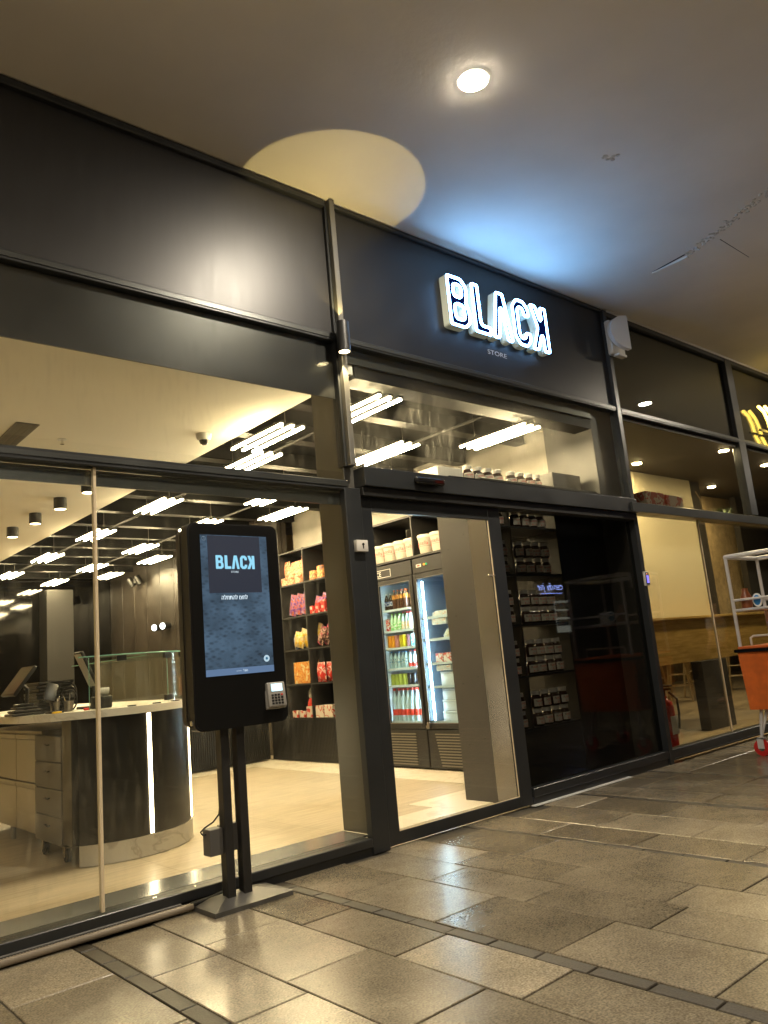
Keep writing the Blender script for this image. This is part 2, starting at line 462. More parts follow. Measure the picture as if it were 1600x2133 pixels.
# ------------------------------------------------------------------ text and letter outlines
TXT = {}
def text2d(s):
    """built-in font turned to triangles, unit height capitals"""
    if s in TXT: return TXT[s]
    cu = bpy.data.curves.new('lettering', 'FONT'); cu.body = s; cu.size = 1; cu.resolution_u = 3
    o = bpy.data.objects.new('lettering', cu); COL.objects.link(o)
    dg = bpy.context.evaluated_depsgraph_get(); dg.update()
    me = bpy.data.meshes.new_from_object(o.evaluated_get(dg))
    v = [(p.co.x, p.co.y) for p in me.vertices]; f = [tuple(p.vertices) for p in me.polygons]
    bpy.data.objects.remove(o); bpy.data.curves.remove(cu); bpy.data.meshes.remove(me)
    TXT[s] = (v, f)
    return TXT[s]

def put_text(mb, s, fn, u0, v0, width=None, height=None, mi=0, bold=0):
    v, f = text2d(s)
    if not v: return mb
    x0 = min(p[0] for p in v); x1 = max(p[0] for p in v); y0 = min(p[1] for p in v); y1 = max(p[1] for p in v)
    sx = (width / (x1 - x0)) if width else height / (y1 - y0)
    sy = (height / (y1 - y0)) if height else sx
    mb.add([fn(u0 + (p[0] - x0) * sx, v0 + (p[1] - y0) * sy) for p in v], f, mi)
    return mb

def rounded(pts, r, seg=4):
    out = []; n = len(pts)
    for i in range(n):
        p = Vector(pts[i]); a = Vector(pts[i - 1]); b = Vector(pts[(i + 1) % n])
        da = (a - p); db = (b - p); la, lb = da.length, db.length
        d = min(r, la * .45, lb * .45); da.normalize(); db.normalize()
        p0 = p + da * d; p1 = p + db * d
        for k in range(seg + 1):
            t = k / seg
            q = p0 * (1 - t) ** 2 + p * 2 * t * (1 - t) + p1 * t * t
            out.append((q.x, q.y))
    return out

LETTERS = {   # outline, holes; metres on the sign, height 0.46
 'B': ([[(0, 0), (.19, 0), (.258, .06), (.258, .17), (.225, .235), (.243, .3), (.243, .39), (.18, .46), (0, .46)],
        [(.085, .085), (.085, .195), (.155, .195), (.172, .18), (.172, .1), (.155, .085)],
        [(.085, .285), (.085, .375), (.145, .375), (.16, .36), (.16, .3), (.145, .285)]], 0),
 'L': ([[(0, 0), (.215, 0), (.215, .09), (.095, .09), (.095, .46), (0, .46)]], .30),
 'A': ([[(0, 0), (.09, 0), (.138, .31), (.186, 0), (.272, 0), (.19, .46), (.085, .46)]], .535),
 'C': ([[(.245, .3), (.245, .39), (.18, .46), (.07, .46), (0, .38), (0, .08), (.07, 0), (.18, 0), (.245, .07), (.245, .15), (.16, .15), (.15, .095), (.105, .09), (.09, .12), (.09, .34), (.105, .37), (.15, .365), (.16, .3)]], .83),
 'K': ([[(.275, 0), (.275, .46), (.18, .46), (.18, .315), (.125, .46), (.03, .46), (.112, .235), (.01, 0), (.108, 0), (.18, .17), (.18, 0)]], 1.065),
}
def letter_loops(ch, r=.03):
    L, x = LETTERS[ch]
    return [rounded(l, r if i == 0 else r * .8) for i, l in enumerate(L)], x

# ------------------------------------------------------------------ ground
def pavement():
    xl = [.99]; kind = []
    pat = [('p', .42), ('b', .08), ('p', .32), ('p', .43), ('p', .31), ('b', .08), ('p', .45), ('p', .33), ('p', .32), ('p', .43), ('b', .05), ('p', .35), ('p', .44)]
    fixed = {0: -.59, 2: -.77, 3: -.615, 4: -.775, 6: -.61, 7: -.775, 8: -.65, 9: -.865, 11: -.65, 12: -.85}
    cols = []
    x = .99
    for rep in range(6):
        for i, (k, w) in enumerate(pat):
            cols.append((k, x, w, fixed.get(i, 0) if rep == 0 else -random.random() * .67)); x += w
    x = .99
    for rep in range(2):
        for i in range(len(pat) - 1, -1, -1):
            k, w = pat[i]; x -= w; cols.append((k, x, w, -random.random() * .67))
    mb = MB(); tones = []
    g = .0042
    def stone(x0, x1, y0, y1, mi, tone):
        c = .003
        dz = random.uniform(-.0012, .0012); tx = random.uniform(-.0012, .0012); ty = random.uniform(-.0012, .0012)
        V = []
        for (a, b, z) in ((0, 0, -.012), (0, c * 0, -.003), (c, c, 0)):
            for (sx, sy) in ((0, 0), (1, 0), (1, 1), (0, 1)):
                px = x0 + a if sx == 0 else x1 - a; py = y0 + a if sy == 0 else y1 - a
                V.append((px, py, z + dz + (tx if sx else -tx) + (ty if sy else -ty)))
        F = [(8, 9, 10, 11)]
        for lv in (0, 4):
            F += [(lv + i, lv + (i + 1) % 4, lv + 4 + (i + 1) % 4, lv + 4 + i) for i in range(4)]
        mb.add(V, F, mi); tones.extend([tone] * len(F))
    for k, x, w, y0 in cols:
        p = .675 if k == 'p' else .25
        y = (y0 if k == 'p' else -.18) + p * (1 if y0 < 0 or k == 'b' else 0)
        y = min(y, .3)
        while y > -6.6:
            a = y - p
            top = min(y, -.002)
            if top - a > .03:
                stone(x + g, x + w - g, a + g, top - g, 0 if k == 'p' else 1, random.random() ** 1.1)
            y = a
    n = len(mb.f)
    mb.box((-12, -6.9, -.3), (36, .0, -.0075), 2); tones.extend([0] * 6)
    o = struct('pavement', mb, [M['pave'], M['band'], M['grout']])
    at = o.data.attributes.new('tone', 'FLOAT', 'FACE')
    at.data.foreach_set('value', tones)
pavement()

mb = MB()
mb.box((-4, 0, -.3), (6.98, 12, 0))
struct('store_floor', mb, M['floor'])
mb = MB(); e = .004
for a, b in (((5.5, 1.0), (6.03, 5.05)), ((3.4, 5.05), (6.03, 5.4)), ((3.4, .36), (4.9, .7)), ((4.55, .7), (4.9, 1.0)), ((4.9, .66), (6.03, 1.0))):
    mb.box((a[0], a[1], -.02), (b[0], b[1], e))
struct('floor_border', mb, M['border'])
mb = MB(); mb.box((6.98, 0, -.3), (30, 8, -.002)); struct('neighbour_floor', mb, M['nfloor'])

# ------------------------------------------------------------------ ceilings
mb = MB(); mb.box((-12, -6.9, 4.62), (36, .35, 4.9)); soffit = struct('soffit', mb, M['soffit'])
# damaged strip of filler and an open crack in the soffit plaster
def patch_strip(pts, w, name):
    mb = MB(); rnd = random.Random(3)
    for i in range(len(pts) - 1):
        a = Vector(pts[i]); b = Vector(pts[i + 1]); n = max(2, int((b - a).length / .035))
        for k in range(n):
            p = a.lerp(b, k / n)
            for q in range(3):
                c = p + Vector((rnd.uniform(-w, w), rnd.uniform(-.03, .03)))
                rr = rnd.uniform(.006, .022)
                mb.lathe([(0.0005, -.009 * rnd.random() - .002), (rr * .6, -.006), (rr, .002)], (c.x, c.y, 4.62), 7)
    return obj(name, mb, M['patch'], soffit)
patch_strip([(6.68, -1.15), (6.55, -1.5), (6.3, -2.06), (6.2, -2.4)], .05, 'plaster_patch')
patch_strip([(4.75, -1.55), (4.85, -1.62)], .02, 'plaster_patch')
mb = MB()
mb.add([(6.70, -.78, 4.6185), (6.72, -.80, 4.6185), (6.675, -1.14, 4.6185), (6.655, -1.14, 4.6185)], [(0, 1, 2, 3)])
mb.add([(6.69, -1.46, 4.6188), (6.69, -1.468, 4.6188), (7.28, -1.46, 4.6188), (7.28, -1.455, 4.6188)], [(0, 1, 2, 3)])
obj('crack', mb, M['crack'], soffit)
mb = MB(); mb.box((6.705, -.78, 4.604), (6.74, -1.14, 4.6199)); obj('plaster_lip', mb, M['soffit'], soffit)

mb = MB(); mb.box((-4, .06, 3.3), (3.56, 11.7, 3.4)); wc = struct('white_ceiling', mb, M['plasterwhite'])
mb = MB(); mb.box((3.5, .06, 3.52), (6.98, 11.7, 3.6))
mb.box((3.5, .06, 3.401), (3.558, 11.7, 3.519))
dc = struct('dark_ceiling', mb, M['darkceil'])
for i in range(13):
    y = .95 + .88 * i
    mb = MB(); mb.box((3.57, y - .05, 3.36), (6.6, y + .05, 3.515))
    mb.box((3.57, y - .07, 3.35), (6.6, y + .07, 3.362))
    obj('ceiling_beam', mb, M['beam'], dc)
for x in (4.2, 5.35):
    mb = MB(); mb.cyl((x, .1, 3.33), (x, 11.6, 3.33), .018, 8); obj('pipe', mb, M['beam'], dc, 40)
mb = MB(); mb.box((3.58, .06, 3.28), (6.6, .26, 3.515)); obj('lintel_beam', mb, M['beam'], dc)
mb = MB(); mb.box((6.98, .0, 3.42), (30, 8, 3.5)); struct('neighbour_ceiling', mb, M['ndark'])

# ------------------------------------------------------------------ store walls
def wall(name, mb, mat, label):
    return single(name, mb, mat, label, 'wall')
mb = MB(); mb.box((6.62, .65, 2.0), (6.7, 5.4, 3.52))
wall('concrete_wall', mb, M['concrete'], 'grey concrete effect wall above the snack shelves')
for y in (1.3, 2.5, 3.7, 4.9):
    pass
mb = MB()
for i in range(12):
    y = 5.42 + .57 * i
    mb.rbox((6.36, y + .004, 0), (6.42, min(y + .566, 11.74), 3.5), .003, 1)
mb.box((6.425, 5.4, 0), (6.5, 11.75, 3.5))
wall('panelled_wall', mb, M['brownwall'], 'dark brown wall of tall vertical panels deep in the store')
mb = MB(); mb.box((3.0, 11.75, 0), (6.36, 11.85, 3.5))
wall('back_wall', mb, M['backglass'], 'glossy black glass back wall mirroring the ceiling tubes')
mb = MB(); mb.box((-4, 11.76, 0), (2.999, 11.86, 3.2)); mb.box((-4.1, .06, 0), (-4.0, 11.86, 3.2))
wall('side_wall', mb, M['nwall'], 'pale plain wall behind the serving counter')
mb = MB(); mb.rbox((4.95, 11.3, 0), (5.45, 11.745, 3.1), .004, 1)
wall('pillar', mb, pbr('dull grey paint', (.026, .0245, .022), .6), 'grey square pillar against the black back wall')
mb = MB(); mb.box((6.6, .06, 2.5), (6.985, .64, 3.52)); mb.box((6.956, .06, 0), (6.986, .655, 2.499)); mb.box((6.62, .66, -.02), (6.97, 5.4, 2.0)); mb.box((6.71, .66, 2.0), (6.97, 5.4, 3.52))
wall('party_wall', mb, M['endgrey'], 'grey end of the wall between the two shops, behind the upper glass')
# ribbed low wall across the store
mb = MB(); mb.box((4.55, 5.42, 0.02), (6.02, 5.6, 1.0))
n = 46
for i in range(n):
    x = 4.56 + i * 1.455 / n
    mb.box((x, 5.405, .03), (x + .02, 5.421, .985))
mb.rbox((4.53, 5.39, 1.0), (6.02, 5.62, 1.03), .004, 1)
single('ribbed_partition', mb, M['shelf'], 'low black ribbed partition at the end of the snack shelves', 'partition')

# ------------------------------------------------------------------ storefront
sf = thing('storefront', 'black framed glass storefront with a tall black fascia', 'storefront', (3.4, 0, 0))
def part(name, mb, mat, parent=None, smooth=None): return obj(name, mb, mat, parent or sf, smooth)
X0 = -2.05
# uprights
mb = MB(); mb.box((3.345, -.03, 2.56), (3.42, .05, 4.6)); part('mullion', mb, M['frame'])
mb = MB(); mb.rbox((3.362, -.075, 2.56), (3.408, -.031, 4.615), .003, 1); part('mullion_fin', mb, M['finmetal'])
mb = MB(); mb.rbox((3.36, .012, .1), (3.46, .33, 3.46), .004, 1); part('jamb_column', mb, pbr('satin grey column cladding', (.13, .125, .11), .35, .45, rvar=.03, scale=2))
mb = MB(); mb.rbox((3.305, -.05, 0), (3.445, .01, 2.4), .004, 1); part('door_post', mb, M['frame'])
mb = MB(); mb.rbox((6.955, -.05, 0), (7.02, .05, 4.6), .003, 1); part('mullion', mb, M['frame'])
mb = MB(); mb.box((X0 - .03, -.03, 0), (X0 + .03, .05, 4.6)); part('mullion', mb, M['frame'])
mb = MB(); mb.rbox((1.579, -.012, .1), (1.595, .02, 2.385), .002, 1); part('glass_joint', mb, M['edgeglow'])
# rails
for nm, a, b in (('top_rail', (X0, -.04, 4.56), (3.343, .05, 4.612)), ('top_rail', (3.422, -.035, 4.575), (6.953, .05, 4.612)),
                 ('transom', (X0, -.035, 3.49), (3.343, .05, 3.55)), ('transom', (3.422, -.035, 3.485), (6.953, .05, 3.54)),
                 ('transom', (X0, -.045, 2.385), (3.343, .05, 2.452))):
    mb = MB(); mb.rbox(a, b, .004, 1)
    part(nm, mb, M['frame'])
    mb = MB(); mb.box((a[0], a[1] - .006, (a[2] + b[2]) / 2 - .012), (b[0], a[1] - .0005, (a[2] + b[2]) / 2 + .016))
    if nm == 'transom': part('transom_cap', mb, M['frame2'])
# door head beam
mb = MB(); mb.rbox((3.446, -.11, 2.41), (6.953, .08, 2.55), .005, 2); part('door_header', mb, M['frame'])
mb = MB(); mb.rbox((3.446, -.08, 2.345), (6.953, .06, 2.408), .004, 1); part('door_track', mb, M['black'])
mb = MB(); mb.box((4.3, -.112, 2.551), (6.9, .06, 2.556)); part('header_lip', mb, M['frame2'])
# opaque parts
mb = MB(); mb.box((X0 + .03, -.004, 3.552), (3.343, .02, 4.558)); part('fascia_panel', mb, M['panel'])
mb = MB(); mb.box((3.424, -.01, 3.542), (6.952, .02, 4.573)); part('sign_panel', mb, M['signpanel'])
mb = MB(); mb.box((X0 + .03, .018, 3.068), (3.343, .03, 3.488)); part('film_panel', mb, M['film'])
mb = MB(); mb.box((3.424, .04, 3.38), (6.6, .06, 3.484)); part('grey_strip', mb, M['frame2'])
mb = MB(); mb.box((X0 + .03, .05, 2.295), (3.35, .062, 2.384)); part('grey_strip', mb, M['sill'])
# panes
mb = MB(); mb.box((X0 + .03, -.003, 2.454), (3.343, .009, 3.488)); part('pane', mb, M['glass'])
mb = MB(); mb.box((X0 + .03, -.003, .1), (1.578, .009, 2.384)); part('pane', mb, M['glass'])
mb = MB(); mb.box((1.596, -.003, .1), (3.304, .009, 2.384)); part('pane', mb, M['glass'])
mb = MB(); mb.box((3.424, -.003, 2.552), (6.952, .009, 3.484)); part('pane', mb, M['glassdusty'])
mb = MB(); mb.box((4.95, .012, .13), (6.952, .024, 2.344)); part('smoked_pane', mb, M['darkglass'])
# base
mb = MB(); mb.rbox((X0, -.05, .045), (3.304, .06, .099), .004, 1); mb.box((X0, -.035, -.01), (3.304, .05, .044)); part('base_rail', mb, M['frame'])
mb = MB(); mb.box((X0, .061, .09), (3.355, .33, .1)); mb.box((X0, .32, 0.002), (3.355, .33, .0899)); part('sill', mb, M['sill'])
mb = MB(); mb.rbox((4.94, -.045, .06), (6.953, .05, .128), .004, 1); mb.box((4.94, -.03, -.01), (6.953, .05, .059)); part('base_rail', mb, M['frame'])
mb = MB(); mb.box((4.9, -.075, .0035), (6.25, -.032, .009)); part('threshold_strip', mb, M['white'])
# sliding door
dr = MB()
for a, b in (((3.448, -.028, .012), (3.553, .006, 2.343)), ((4.792, -.028, .012), (4.935, .006, 2.343)), ((3.553, -.0275, .012), (4.792, .0055, .09)), ((3.553, -.0275, 2.246), (4.792, .0055, 2.343))):
    dr.rbox(a, b, .002, 1)
door = part('sliding_door', dr, M['frame'])
mb = MB(); mb.box((3.553, -.016, .09), (4.792, -.008, 2.246)); obj('door_pane', mb, glassmat('door glass', (.985, .985, .98)), door)
mb = MB(); mb.box((3.553, -.022, .0905), (4.792, -.0165, .094)); mb.box((4.786, -.022, .094), (4.7915, -.0165, 2.24)); obj('glazing_bead', mb, M['edgeglow'], door)
mb = MB(); mb.cyl((4.74, -.0155, 1.79), (4.74, -.03, 1.79), .012, 10); mb.cyl((4.71, -.03, 1.79), (4.79, -.03, 1.79), .006, 8); obj('door_knob', mb, M['chrome'], door, 40)

# motion sensor and button box
t = thing('motion_sensor', 'small black rounded motion sensor on the beam above the door', 'sensor', (4.06, -.12, 2.46))
mb = MB(); mb.rbox((3.91, -.155, 2.455), (4.21, -.1105, 2.51), .02, 3); obj('housing', mb, M['gloss'], t, 40)
mb = MB(); mb.rbox((4.1, -.1585, 2.468), (4.18, -.156, 2.49), .001, 1); obj('lens', mb, pbr('dark red lens', (.035, .004, .003), .15), t)
t = thing('key_switch', 'small white key switch box on the door post', 'switch', (3.395, -.07, 1.95))
mb = MB(); mb.rbox((3.345, -.085, 1.945), (3.445, -.0505, 2.025), .004, 2); obj('housing', mb, M['offwhite'], t, 40)
mb = MB(); mb.cyl((3.4, -.0845, 1.995), (3.4, -.09, 1.995), .009, 10); mb.box((3.397, -.089, 1.965), (3.403, -.0855, 1.988)); obj('keyhole', mb, M['black'], t)

# ------------------------------------------------------------------ sign
sg = thing('illuminated_sign', 'glowing white outlined letters spelling BLACK on the black fascia', 'sign', (5.2, -.01, 3.87))
SX, SZ, SY = 4.537, 3.868, -.012
def sfn(x0):
    return lambda u, v, w: (SX + x0 + u, SY - w, SZ + v)
for ch in 'BLACK':
    loops, x0 = letter_loops(ch)
    fn = sfn(x0)
    mb = MB(); mb.prism(loops, fn, 0, .072)
    body = obj('letter', mb, M['letterside'], sg)
    mb = MB(); mb.prism(loops, fn, .0725, .0755); obj('letter_face', mb, M['letterface'], body)
    mb = MB()
    for k, l in enumerate(loops):
        n = len(l); c = .0125
        ar = sum(l[i][0] * l[(i + 1) % n][1] - l[(i + 1) % n][0] * l[i][1] for i in range(n))
        sgn = (1 if ar > 0 else -1) * (1 if k == 0 else -1)
        path = []
        for i in range(n):
            a = Vector(l[i - 1]); b = Vector(l[(i + 1) % n]); d = (b - a).normalized()
            q = Vector(l[i]) + Vector((-d.y, d.x)) * sgn * c
            path.append(fn(q.x, q.y, .078))
        mb.tube(path, .0125, 6, True)
    obj('neon_outline', mb, M['neon'], body, 60)
mb = MB()
put_text(mb, 'STORE', lambda u, v: (5.06 + u, -.0125, 3.745 + v), 0, 0, width=.255, height=.042)
obj('store_lettering', mb, M['lettergrey'], sg)

# ------------------------------------------------------------------ lamps on the facade and soffit
t = thing('wall_lamp', 'black up and down cylinder lamp on the mullion beside the sign panel', 'wall lamp', (3.342, -.13, 3.37))
mb = MB(); mb.lathe([(.04, .03), (.04, 0), (.047, .0), (.047, .225), (.04, .225), (.04, .19)], (3.342, -.13, 3.37), 24); obj('lamp_body', mb, M['black'], t, 40)
mb = MB(); mb.rbox((3.36, -.1, 3.44), (3.4, -.076, 3.52), .003, 1); obj('bracket', mb, M['black'], t)
mb = MB(); mb.lathe([(.0005, .004), (.039, .004), (.039, .012)], (3.342, -.13, 3.37), 20); obj('lamp_lens', mb, emit('sconce lens', (1, .8, .42), 14), t, 40)
def spot(name, loc, rot, power, col, size, blend, parent, rad=.02):
    ld = bpy.data.lights.new(name, 'SPOT'); ld.energy = power; ld.color = col; ld.spot_size = R(size); ld.spot_blend = blend; ld.shadow_soft_size = rad
    o = bpy.data.objects.new(name, ld); COL.objects.link(o); o.parent = parent
    o.location = Vector(loc) - ORG[parent]; o.rotation_euler = rot
    return o
spot('beam_up', (3.345, -.13, 3.6), (R(180), 0, 0), 26, (1, .76, .3), 70, .06, t, .008)
spot('beam_down', (3.345, -.13, 3.365), (0, 0, 0), 60, (1, .78, .4), 74, .25, t, .01)

def downlight(x, y, label, name='ceiling_downlight', mat='downlight', z=4.62, r=.085, group=None):
    t = thing(name, label, 'downlight', (x, y, z - .02), group)
    mb = MB(); mb.lathe([(r * .98, .0), (r + .005, .0), (r + .007, .0035)], (x, y, z - .004), 40, caps=False); obj('trim_ring', mb, M['white'], t, 40)
    mb = MB(); mb.lathe([(0.0006, -.0045), (r * .5, -.004), (r * .85, -.0025), (r * .97, -.001), (r * .97, .0)], (x, y, z - .004), 40); obj('diffuser', mb, M[mat], t, 60)
    return t
downlight(3.38, -1.53, 'bright round downlight in the soffit in front of the store')
downlight(10.5, -1.57, 'round soffit downlight further along, mirrored in the neighbour upper glass', group='soffit downlights out of view')
downlight(-3.75, -1.55, 'round soffit downlight out of view on the left', group='soffit downlights out of view')
downlight(17.6, -1.57, 'round soffit downlight far along the walkway', group='soffit downlights out of view')
downlight(-3.0, -5.0, 'unseen fill lamp added to the soffit behind the viewer', group='soffit downlights out of view')  # no lamp known here; added to brighten the soffit
downlight(.9, -5.0, 'unseen fill lamp added to the soffit straight above and behind the viewer', group='soffit downlights out of view')  # also an added lamp, more fill for the soffit

t = thing('floodlight', 'white half moon lamp on the mullion at the right end of the sign panel', 'floodlight', (7.05, -.1, 4.05))
mb = MB(); mb.rbox((6.93, -.12, 4.08), (7.17, -.051, 4.46), .02, 2); obj('base_plate', mb, M['offwhite'], t, 40)
dome = []
for i in range(13):
    a = PI * i / 12
    dome.append((.25 * math.sin(a), 4.3 + .185 * math.cos(a)))
nx, ny = -.25, -.97
mb = MB(); mb.prism([dome], lambda u, v, w: (7.09 - .97 * u + nx * w, -.21 + .25 * u + ny * w, v), -.02, .03)
obj('dome', mb, pbr('pale lamp dome', (.75, .75, .76), .5), t, 50)
mb = MB(); mb.rbox((7.0, -.19, 4.25), (7.08, -.1201, 4.36), .01, 2); obj('arm', mb, M['offwhite'], t, 40)
mb = MB(); mb.rbox((6.95, -.17, 4.05), (7.1, -.1, 4.079), .01, 2); obj('hood', mb, M['offwhite'], t, 40)

# ------------------------------------------------------------------ neighbour shop
ns = thing('neighbour_storefront', 'dark framed glass front of the eatery beside the store', 'storefront', (9, 0, 0))
def npart(name, mb, mat): return obj(name, mb, mat, ns)
for x0, x1, z0, z1 in ((9.655, 9.83, 2.55, 4.58), (14.0, 14.15, .0, 4.58), (22, 22.15, 0, 4.58)):
    mb = MB(); mb.rbox((x0, -.05, z0), (x1, .05, z1), .004, 1); npart('mullion', mb, M['frame'])
mb = MB(); mb.rbox((7.022, -.045, 4.54), (24, .05, 4.612), .004, 1); npart('top_rail', mb, M['frame'])
mb = MB(); mb.box((7.022, -.052, 4.59), (24, -.0455, 4.615)); npart('flashing', mb, M['offwhite'])
mb = MB(); mb.rbox((7.022, -.045, 3.47), (24, .048, 3.53), .004, 1); npart('transom', mb, M['frame'])
mb = MB(); mb.box((7.03, -.052, 3.49), (24, -.0455, 3.512)); npart('transom_cap', mb, M['frame2'])
mb = MB(); mb.rbox((6.83, -.13, 2.415), (24, -.051, 2.51), .004, 1); mb.box((7.022, -.0505, 2.42), (24, .05, 2.5)); npart('ledge', mb, M['frame2'])
mb = MB(); mb.rbox((7.022, -.045, .03), (24, .05, .13), .004, 1); npart('base_rail', mb, M['frame'])
mb = MB(); mb.box((7.022, -.06, .045), (24, -.0455, .052)); npart('drip_edge', mb, M['frame2'])
for x0, x1 in ((7.022, 9.653), (9.832, 13.99), (14.16, 21.9)):
    mb = MB(); mb.box((x0, 0, 3.532), (x1, .01, 4.54)); npart('upper_pane', mb, M['nglass'])
    mb = MB(); mb.box((x0, .03, 3.532), (x1, .04, 4.54)); npart('blackout_panel', mb, M['ndark'])
    mb = MB(); mb.box((x0, 0, 2.502), (x1, .01, 3.468)); npart('middle_pane', mb, M['nglass'])
for x0, x1 in ((7.022, 8.336), (8.35, 13.99), (14.16, 21.9)):
    mb = MB(); mb.box((x0, 0, .131), (x1, .01, 2.419)); npart('lower_pane', mb, M['nglass'])
mb = MB(); mb.box((8.337, -.006, .131), (8.349, .014, 2.419)); npart('glass_joint', mb, M['edgeglow'])

t = thing('neon_sign', 'glowing yellow neon tube sign high on the eatery front at the right edge', 'sign', (10.9, -.1, 3.4))
for k_, off in enumerate((0, .2)):
    mb = MB(); mb.tube([(10.3 + off, -.1, 4.02 + .03 * k_), (10.44 + off, -.1, 3.97), (10.52 + off, -.1, 3.85), (10.56 + off, -.1, 3.7), (10.66 + off, -.1, 3.58), (10.84 + off, -.1, 3.54), (11.1 + off, -.1, 3.56)], .02, 8)
    obj('neon_tube', mb, emit('yellow neon', (1, .68, .1), 9), t, 60)
mb = MB(); mb.box((10.3, -.07, 3.7), (11.4, -.055, 3.73)); mb.cyl((10.9, -.07, 3.715), (10.9, -.0, 3.715), .01, 6); obj('bracket', mb, M['black'], t)

def nwall(name, a, b, mat, label, cat='wall'):
    mb = MB(); mb.box(a, b); return single(name, mb, mat, label, cat)
nwall('pale_partition', (6.99, 1.35, 0), (11.0, 1.42, 3.4), M['nwall'], 'pale beige partition behind the eatery bar') .location.z = 1.1
nwall('dark_column', (11.0, 1.36, 1.2), (11.3, 1.6, 3.41), M['ndark'], 'narrow dark post at the edge of the beige partition', 'post').location.z = 1.2
nwall('ochre_wall', (11.5, 1.9, 1.42), (14.2, 2.0, 3.41), M['nrough'], 'rough ochre lit wall beside the dark post')
nwall('dark_wall', (13.2, 1.7, 1.5), (20, 1.8, 3.41), M['ndark'], 'dark wall panel at the right edge of the eatery')
nwall('far_wall', (6.99, 6.6, 0), (30, 6.7, 3.41), M['nrough'], 'far brown wall at the back of the eatery')
mb = MB(); mb.rbox((6.99, .95, .84), (12.5, 1.0, 1.375), .004, 1); mb.rbox((6.99, .9, 1.376), (12.5, 1.3, 1.41), .004, 1)
single('bar_counter', mb, M['wood'], 'knotty yellow wooden bar front seen through the eatery glass', 'bar')
mb = MB(); mb.rbox((9.45, .8, 0), (10.1, .945, .838), .004, 1)
single('bar_support', mb, M['ndark'], 'dark box support standing under the wooden bar', 'support')
# stools
def stool():
    t = thing('stool', 'pale wooden stool under the bar', 'stool', (0, 0, 0), 'pale wooden bar stools')
    mb = MB(); mb.rbox((-.18, -.18, .7), (.18, .18, .735), .012, 2); obj('seat', mb, M['stoolwood'], t, 40)
    for sx in (-1, 1):
        for sy in (-1, 1):
            mb = MB(); mb.cyl((sx * .14, sy * .14, .7), (sx * .21, sy * .21, 0), .021, 8); obj('leg', mb, M['stoolwood'], t, 40)
    for z, k in ((.28, .182), (.48, .163)):
        mb = MB()
        for a, b in (((-k, -k), (k, -k)), ((k, -k), (k, k)), ((k, k), (-k, k)), ((-k, k), (-k, -k))):
            mb.cyl((*a, z), (*b, z), .012, 6)
        obj('rung', mb, M['stoolwood'], t, 40)
    return t
st0 = stool()
spots = [(12.4, 3.3, .1, 'pale wooden stool under the bar, nearest the fire extinguisher'), (13.5, 3.4, .4, 'pale wooden stool in the middle of the row under the bar'),
         (14.5, 3.6, .2, 'pale wooden stool beside the dark box support'), (15.8, 3.4, .3, 'pale wooden stool behind the white framed cart')]
for i, (x, y, rz, lb) in enumerate(spots):
    o = st0 if i == 0 else dup(st0)
    o.location = (x, y, 0); o.rotation_euler = (0, 0, rz); o['label'] = lb
# fire extinguisher
t = thing('fire_extinguisher', 'red fire extinguisher on the floor just inside the eatery glass', 'fire extinguisher', (7.6, .3, 0))
mb = MB(); mb.lathe([(.075, 0), (.085, .01), (.085, .46), (.07, .52), (.03, .55), (.03, .58)], (7.6, .3, 0), 20); obj('cylinder', mb, M['red'], t, 40)
mb = MB(); mb.cyl((7.6, .3, .58), (7.6, .3, .64), .022, 10); mb.rbox((7.57, .22, .64), (7.63, .36, .66), .004, 1); mb.rbox((7.57, .2, .675), (7.63, .33, .69), .004, 1); obj('valve', mb, M['black'], t)
mb = MB(); mb.tube([(7.6, .24, .62), (7.62, .17, .55), (7.64, .18, .4), (7.64, .2, .25)], .012, 8); obj('hose', mb, M['rubber'], t, 40)
mb = MB(); mb.box((7.53, .215, .2), (7.66, .2175, .38)); obj('instruction_label', mb, M['ink_white'], t)
# ledge goods
def carton(name, a, b, mat, label, top=None):
    mb = MB(); mb.rbox(a, b, .004, 1); return single(name, mb, mat, label, 'box')
carton('carton', (7.55, .12, 2.512), (7.92, .3, 2.73), blotch('red and white carton', [(.5, .06, .04), (.6, .55, .45), (.45, .05, .04), (.62, .58, .5)], 7), 'red and white striped carton on the eatery ledge')
carton('carton', (7.97, .12, 2.512), (8.33, .3, 2.72), blotch('red edged carton', [(.55, .45, .38), (.5, .09, .06), (.6, .52, .45)], 6), 'pale carton with a red edge beside the striped carton')
t = thing('desk_lamp', 'small white lamp with a bent neck on the eatery ledge', 'lamp', (8.85, .2, 2.512))
mb = MB(); mb.lathe([(.05, 0), (.05, .012), (.012, .02)], (8.85, .2, 2.512), 16); obj('lamp_base', mb, M['white'], t, 40)
mb = MB(); mb.tube([(8.85, .2, 2.53), (8.92, .2, 2.6), (8.9, .2, 2.75), (8.82, .2, 2.83)], .008, 6); obj('neck', mb, M['stoolwood'], t, 40)
t = thing('potted_plant', 'low green plant on the eatery ledge', 'plant', (9.4, .2, 2.512))
mb = MB(); mb.lathe([(.06, 0), (.08, .06), (.075, .06)], (9.4, .2, 2.512), 14); obj('pot', mb, M['ndark'], t, 40)
mb = MB(); rr = random.Random(5)
for i in range(90):
    a = rr.uniform(0, 2 * PI); l = rr.uniform(.06, .2); p = Vector((9.4 + rr.uniform(-.13, .13), .2 + rr.uniform(-.04, .04), 2.57))
    q = p + Vector((math.cos(a) * l * .7, math.sin(a) * l * .4, l * .6)); s = Vector((-math.sin(a), math.cos(a), .2)) * .008
    mb.add([p - s, p + s, q], [(0, 1, 2)])
obj('foliage', mb, M['plant'], t)
